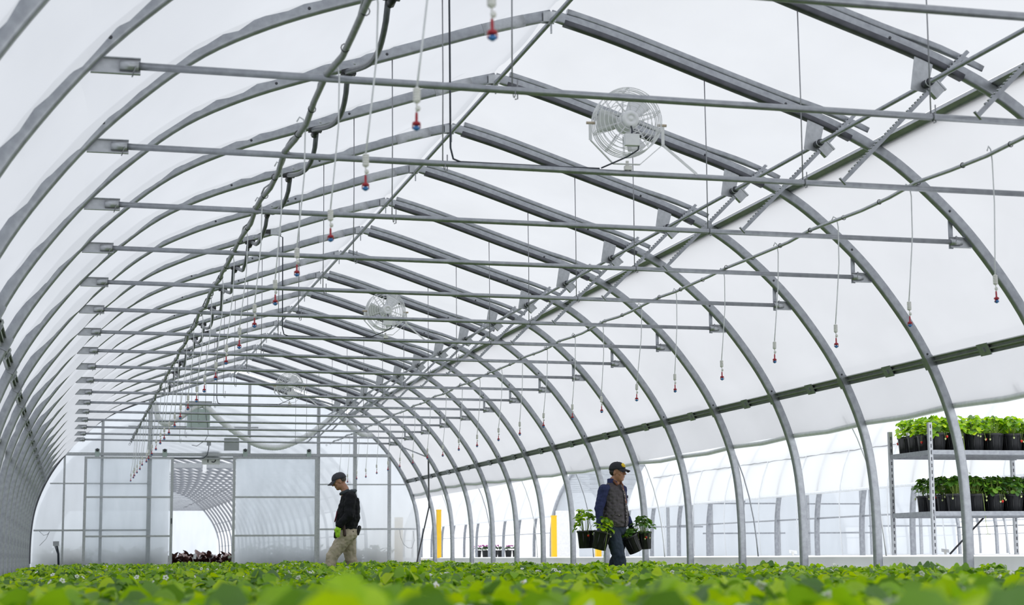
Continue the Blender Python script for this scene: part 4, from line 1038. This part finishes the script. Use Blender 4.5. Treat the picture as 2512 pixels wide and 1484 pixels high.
for a_, nm in ((fA, 0), (fB, 1)):
    blob('boot', [('c', a_+V((0, 0, .03)), .048, a_+V((0, 0, -.045)), (.052, .045, .04)), ('c', a_+V((0, 0, -.055)), (.045, .042, .032), a_+V((.15, 0, -.062)), (.05, .044, .026))], M['sole'], mL, .008, 2)
g = blob('glove', [(p[0], p[1], tuple(x*1.14 for x in p[2]) if isinstance(p[2], tuple) else p[2]*1.16, p[3], tuple(x*1.14 for x in p[4]) if isinstance(p[4], tuple) else p[4]*1.16) for p in hand_prims((.12, .25, .965), (.12, -.02, -1), (.85, -.45, .1), .55, .92)] + [('c', V((.11, .25, .985)), .040, V((.125, .25, .93)), .040)], M['lime'], mL, .0042, 1)
blob('glove_palm', [('c', V((.155, .215, .87)), (.030, .010, .030), V((.160, .195, .815)), (.026, .012, .018))], M['black_plastic'], g, .005, 1)
MB().box(-.155, .0, 0, .0, 0, 0)
blob('knife_sheath', [('c', V((.045, .20, .985)), (.022, .016, .02), V((.030, .205, .845)), (.024, .016, .02))], M['leather'], mL, .006, 1)
blob('holster', [('c', V((-.185, .02, .955)), (.030, .04, .03), V((-.165, .02, .86)), (.020, .034, .02))], M['black_plastic'], mL, .006, 1)
MB().tube([(.135, .105, 1.18), (.15, .11, 1.10), (.168, .10, 1.03)], .008, 6).obj('pocket_trim', M['maroon'], mL)
MB().tube([(-.10, .135, .90), (-.05, .150, .875), (-.035, .155, .87)], .006, 6).obj('pocket_edge', M['leather'], mL)

# --- man with pots, walking right and slightly towards the camera
mR = thing('person', 'man in black cap and quilted vest carrying two potted strawberries in each hand', 'person', (3.37, 22.0, 0), -.88)
Lr = 1.0
hp, q, rot, f, l, u = head_prims((.055, .01, 1.598), (1, .05, -.03), (.03, 0, 1), 1.06)
aF, aB = V((.20, -.10, .09)), V((-.22, .10, .12))
shR, elR, wrR = V((-.03, -.185, 1.39)), V((-.075, -.245, 1.13)), V((-.055, -.265, .915))
shL, elL, wrL = V((-.01, .185, 1.39)), V((-.04, .265, 1.13)), V((.04, .32, .915))
body = hp + [('c', V((.0, 0, 1.50)), .058, V((-.02, 0, 1.38)), .10), ('c', V((-.02, 0, 1.36)), (.10, .16, .10), V((.0, 0, 1.0)), (.10, .15, .12)), ('c', V((0, 0, 1.0)), (.10, .15, .12), V((0, 0, .86)), (.11, .15, .09)),
    ('c', V((0, -.095, .84)), .075, V((.12, -.10, .50)), .052), ('c', V((.12, -.10, .50)), .05, aF, .038), ('c', V((0, .095, .84)), .075, V((-.03, .10, .50)), .052), ('c', V((-.03, .10, .50)), .05, aB, .038),
    ('c', shR, .05, elR, .042), ('c', elR, .038, wrR, .027), ('c', shL, .05, elL, .042), ('c', elL, .038, wrL, .027)]
hR = hand_prims(wrR, (0, -.05, -1), (.95, .1, .1), 1.15, .95); hL = hand_prims(wrL, (.05, .05, -1), (.95, -.1, .1), -1.15, .95)
body += hR + hL
blob('body', body, M['skin'], mR, .0055, 2)
face_bits(mR, q, f, l, u, M['hair'])
MB().tube([q(.095, -.014, -.040), q(.097, 0, -.038), q(.095, .014, -.040)], .0022, 5).obj('moustache', M['hair'], mR)
blob('hair', [('e', q(-.038, 0, .012), (.074, .081, .066), rot), ('c', q(-.02, .068, .0), .016, q(-.02, .066, .02), .018), ('c', q(-.02, -.068, .0), .016, q(-.02, -.066, .02), .018)], M['hair'], mR, .007, 2)
cp = cap(mR, q, f, l, u, M['cap_black'], 1.0, .080, .3)
blob('shirt_collar', [('c', V((-.02, -.035, 1.47)), (.055, .05, .02), V((-.022, -.01, 1.515)), (.066, .066, .012)), ('c', V((-.02, .035, 1.47)), (.055, .05, .02), V((-.022, .01, 1.515)), (.066, .066, .012))], M['navy'], mR, .006, 2)
pc = q(.083, -.010, .088); pm = Matrix.Translation(pc) @ Matrix((l, u, f)).transposed().to_4x4() @ Matrix.Rotation(-.55, 4, 'X')
pa = MB().add([pm @ V((.031*math.cos(2*PI*i/24), .029*math.sin(2*PI*i/24), .010)) for i in range(24)]+[pm @ V((.031*math.cos(2*PI*i/24), .029*math.sin(2*PI*i/24), -.01)) for i in range(24)], [tuple(range(24))]+[(i, i+24, (i+1) % 24+24, (i+1) % 24) for i in range(24)]).obj('cap_patch', M['logo_yellow'], cp, False)
for dx in (-.010, .010): MB().ell(pm @ V((dx, .008, .012)), (.0028, .0028, .0028), 6, 4).obj('patch_mark', M['cap_black'], pa)
MB().tube([pm @ V((.014*math.cos(a), .014*math.sin(a)-.002, .0115)) for a in [PI+.4+i*(PI-.8)/6 for i in range(7)]], .0016, 4).obj('patch_mark', M['cap_black'], pa)
blob('shirt', [('c', shR+V((0, -.012, -.015)), .074, elR, .062), ('c', elR, .060, wrR+V((0, 0, .015)), .038), ('c', shL+V((0, .012, -.015)), .074, elL, .062), ('c', elL, .060, wrL+V((0, 0, .015)), .038),
    ('c', V((-.01, -.14, 1.385)), .058, V((-.01, .14, 1.385)), .058), ('c', V((-.015, 0, 1.44)), (.085, .095, .035), V((-.012, 0, 1.495)), (.075, .080, .018))], M['navy'], mR, .007, 3, .020, .06)
ve = blob('quilted_vest', [('c', V((-.015, 0, 1.385)), (.125, .188, .082), V((.01, 0, 1.15)), (.160, .182, .13)), ('c', V((.01, 0, 1.15)), (.166, .19, .12), V((.01, 0, .955)), (.176, .198, .065)), ('c', V((.06, 0, 1.30)), (.10, .13, .10), V((.06, 0, 1.10)), (.11, .14, .10)),
    ('c', V((-.01, -.06, 1.445)), (.06, .045, .025), V((-.01, .06, 1.445)), (.06, .045, .025)), ('c', V((.01, 0, .93)), (.168, .184, .045), V((.01, 0, .905)), (.160, .175, .03))], M['vest'], mR, .008, 3, .018, .05)
def front_x(z): return float(np.interp(z, [.88, .95, 1.10, 1.25, 1.35, 1.42, 1.48], [.168, .180, .182, .165, .145, .112, .085]))
pl = MB(); zsn = [.90+.54*i/12 for i in range(13)]
for a_, b_ in zip(zsn, zsn[1:]): pl.bar((front_x(a_)+.004, -.005, a_), (front_x(b_)+.004, -.005, b_), .030, .012, (1, 0, 0))
pl.obj('placket', M['vest'], ve)
MB().bar((front_x(1.20)+.010, .004, 1.20), (front_x(1.40)+.014, .004, 1.40), .030, .010, (1, 0, 0)).obj('trim_band', M['tan_trim'], ve, False)
blob('collar', [('c', V((.075, .055, 1.445)), .022, V((.06, .07, 1.485)), .018), ('c', V((.075, -.05, 1.445)), .018, V((.05, -.075, 1.485)), .016), ('c', V((.095, .045, 1.40)), .018, V((.095, .05, 1.44)), .018)], M['tan_trim'], ve, .006, 1)
for z in (.96, 1.03, 1.10, 1.17, 1.24, 1.31, 1.37): MB().ell((front_x(z)+.011, -.005, z), (.003, .0055, .0055), 8, 6).obj('snap_button', M['snap'], ve)
for s_ in (-1, 1): MB().bar((.115, s_*.155, 1.075), (.165, s_*.085, 1.055), .012, .05, (0, 0, 1)).obj('pocket_flap', M['vest'], ve, False); MB().ell((.153, s_*.125, 1.045), (.006, .006, .006), 8, 6).obj('snap_button', M['snap'], ve)
MB().bar((.135, .12, 1.285), (.165, .065, 1.285), .010, .035, (0, 0, 1)).obj('chest_pocket_flap', M['vest'], ve, False)
blob('jeans', [('c', V((.01, 0, .95)), (.135, .165, .05), V((.01, 0, .84)), (.14, .165, .07)), ('c', V((.01, -.085, .85)), .112, V((.125, -.10, .52)), .088), ('c', V((.125, -.10, .52)), .088, V((.195, -.10, .15)), .066),
    ('c', V((.0, .085, .85)), .112, V((-.02, .10, .52)), .082), ('c', V((-.02, .10, .52)), .082, V((-.20, .10, .17)), .064)], M['jeans'], mR, .008, 3, .022, .06)
for a_ in (aF, aB):
    blob('boot', [('c', a_+V((0, 0, .03)), .048, a_+V((0, 0, -.045)), (.052, .045, .04)), ('c', a_+V((0, 0, -.055)), (.045, .042, .032), a_+V((.15, 0, -.062)), (.05, .044, .026))], M['sole'], mR, .008, 2)
for hh_, nm in ((hR, M['purple_glove']), (hL, M['jacket'])):
    blob('glove', [(p[0], p[1], tuple(x*1.14 for x in p[2]) if isinstance(p[2], tuple) else p[2]*1.16, p[3], tuple(x*1.14 for x in p[4]) if isinstance(p[4], tuple) else p[4]*1.16) for p in hh_], nm, mR, .0042, 1)
# carried pots (world coordinates: hands at about z .84)
potted('carried potted strawberry farthest left, upright in the right hand', (2.99, 22.03, .628), (.0, -.02, 0), 61, 'pots carried by the man in the vest', mt='leaf', nred=1, ngreen=1, hh=.34)
potted('carried potted strawberry tilted, held in the right hand beside his thigh', (3.09, 21.80, .612), (.0, .25, 0), 62, 'pots carried by the man in the vest', mt='leaf', runner=True, nred=0, ngreen=1, hh=.25)
potted('carried potted strawberry tilted away, held in the left hand beside his knee', (3.655, 22.0, .575), (.0, -.42, 0), 63, 'pots carried by the man in the vest', mt='leaf_rack', nred=0, ngreen=0, hh=.12)
potted('carried potted strawberry farthest right, held in the left hand', (3.80, 22.10, .610), (.0, -.05, 0), 64, 'pots carried by the man in the vest', mt='leaf_rack', nred=1, ngreen=3, hh=.27)
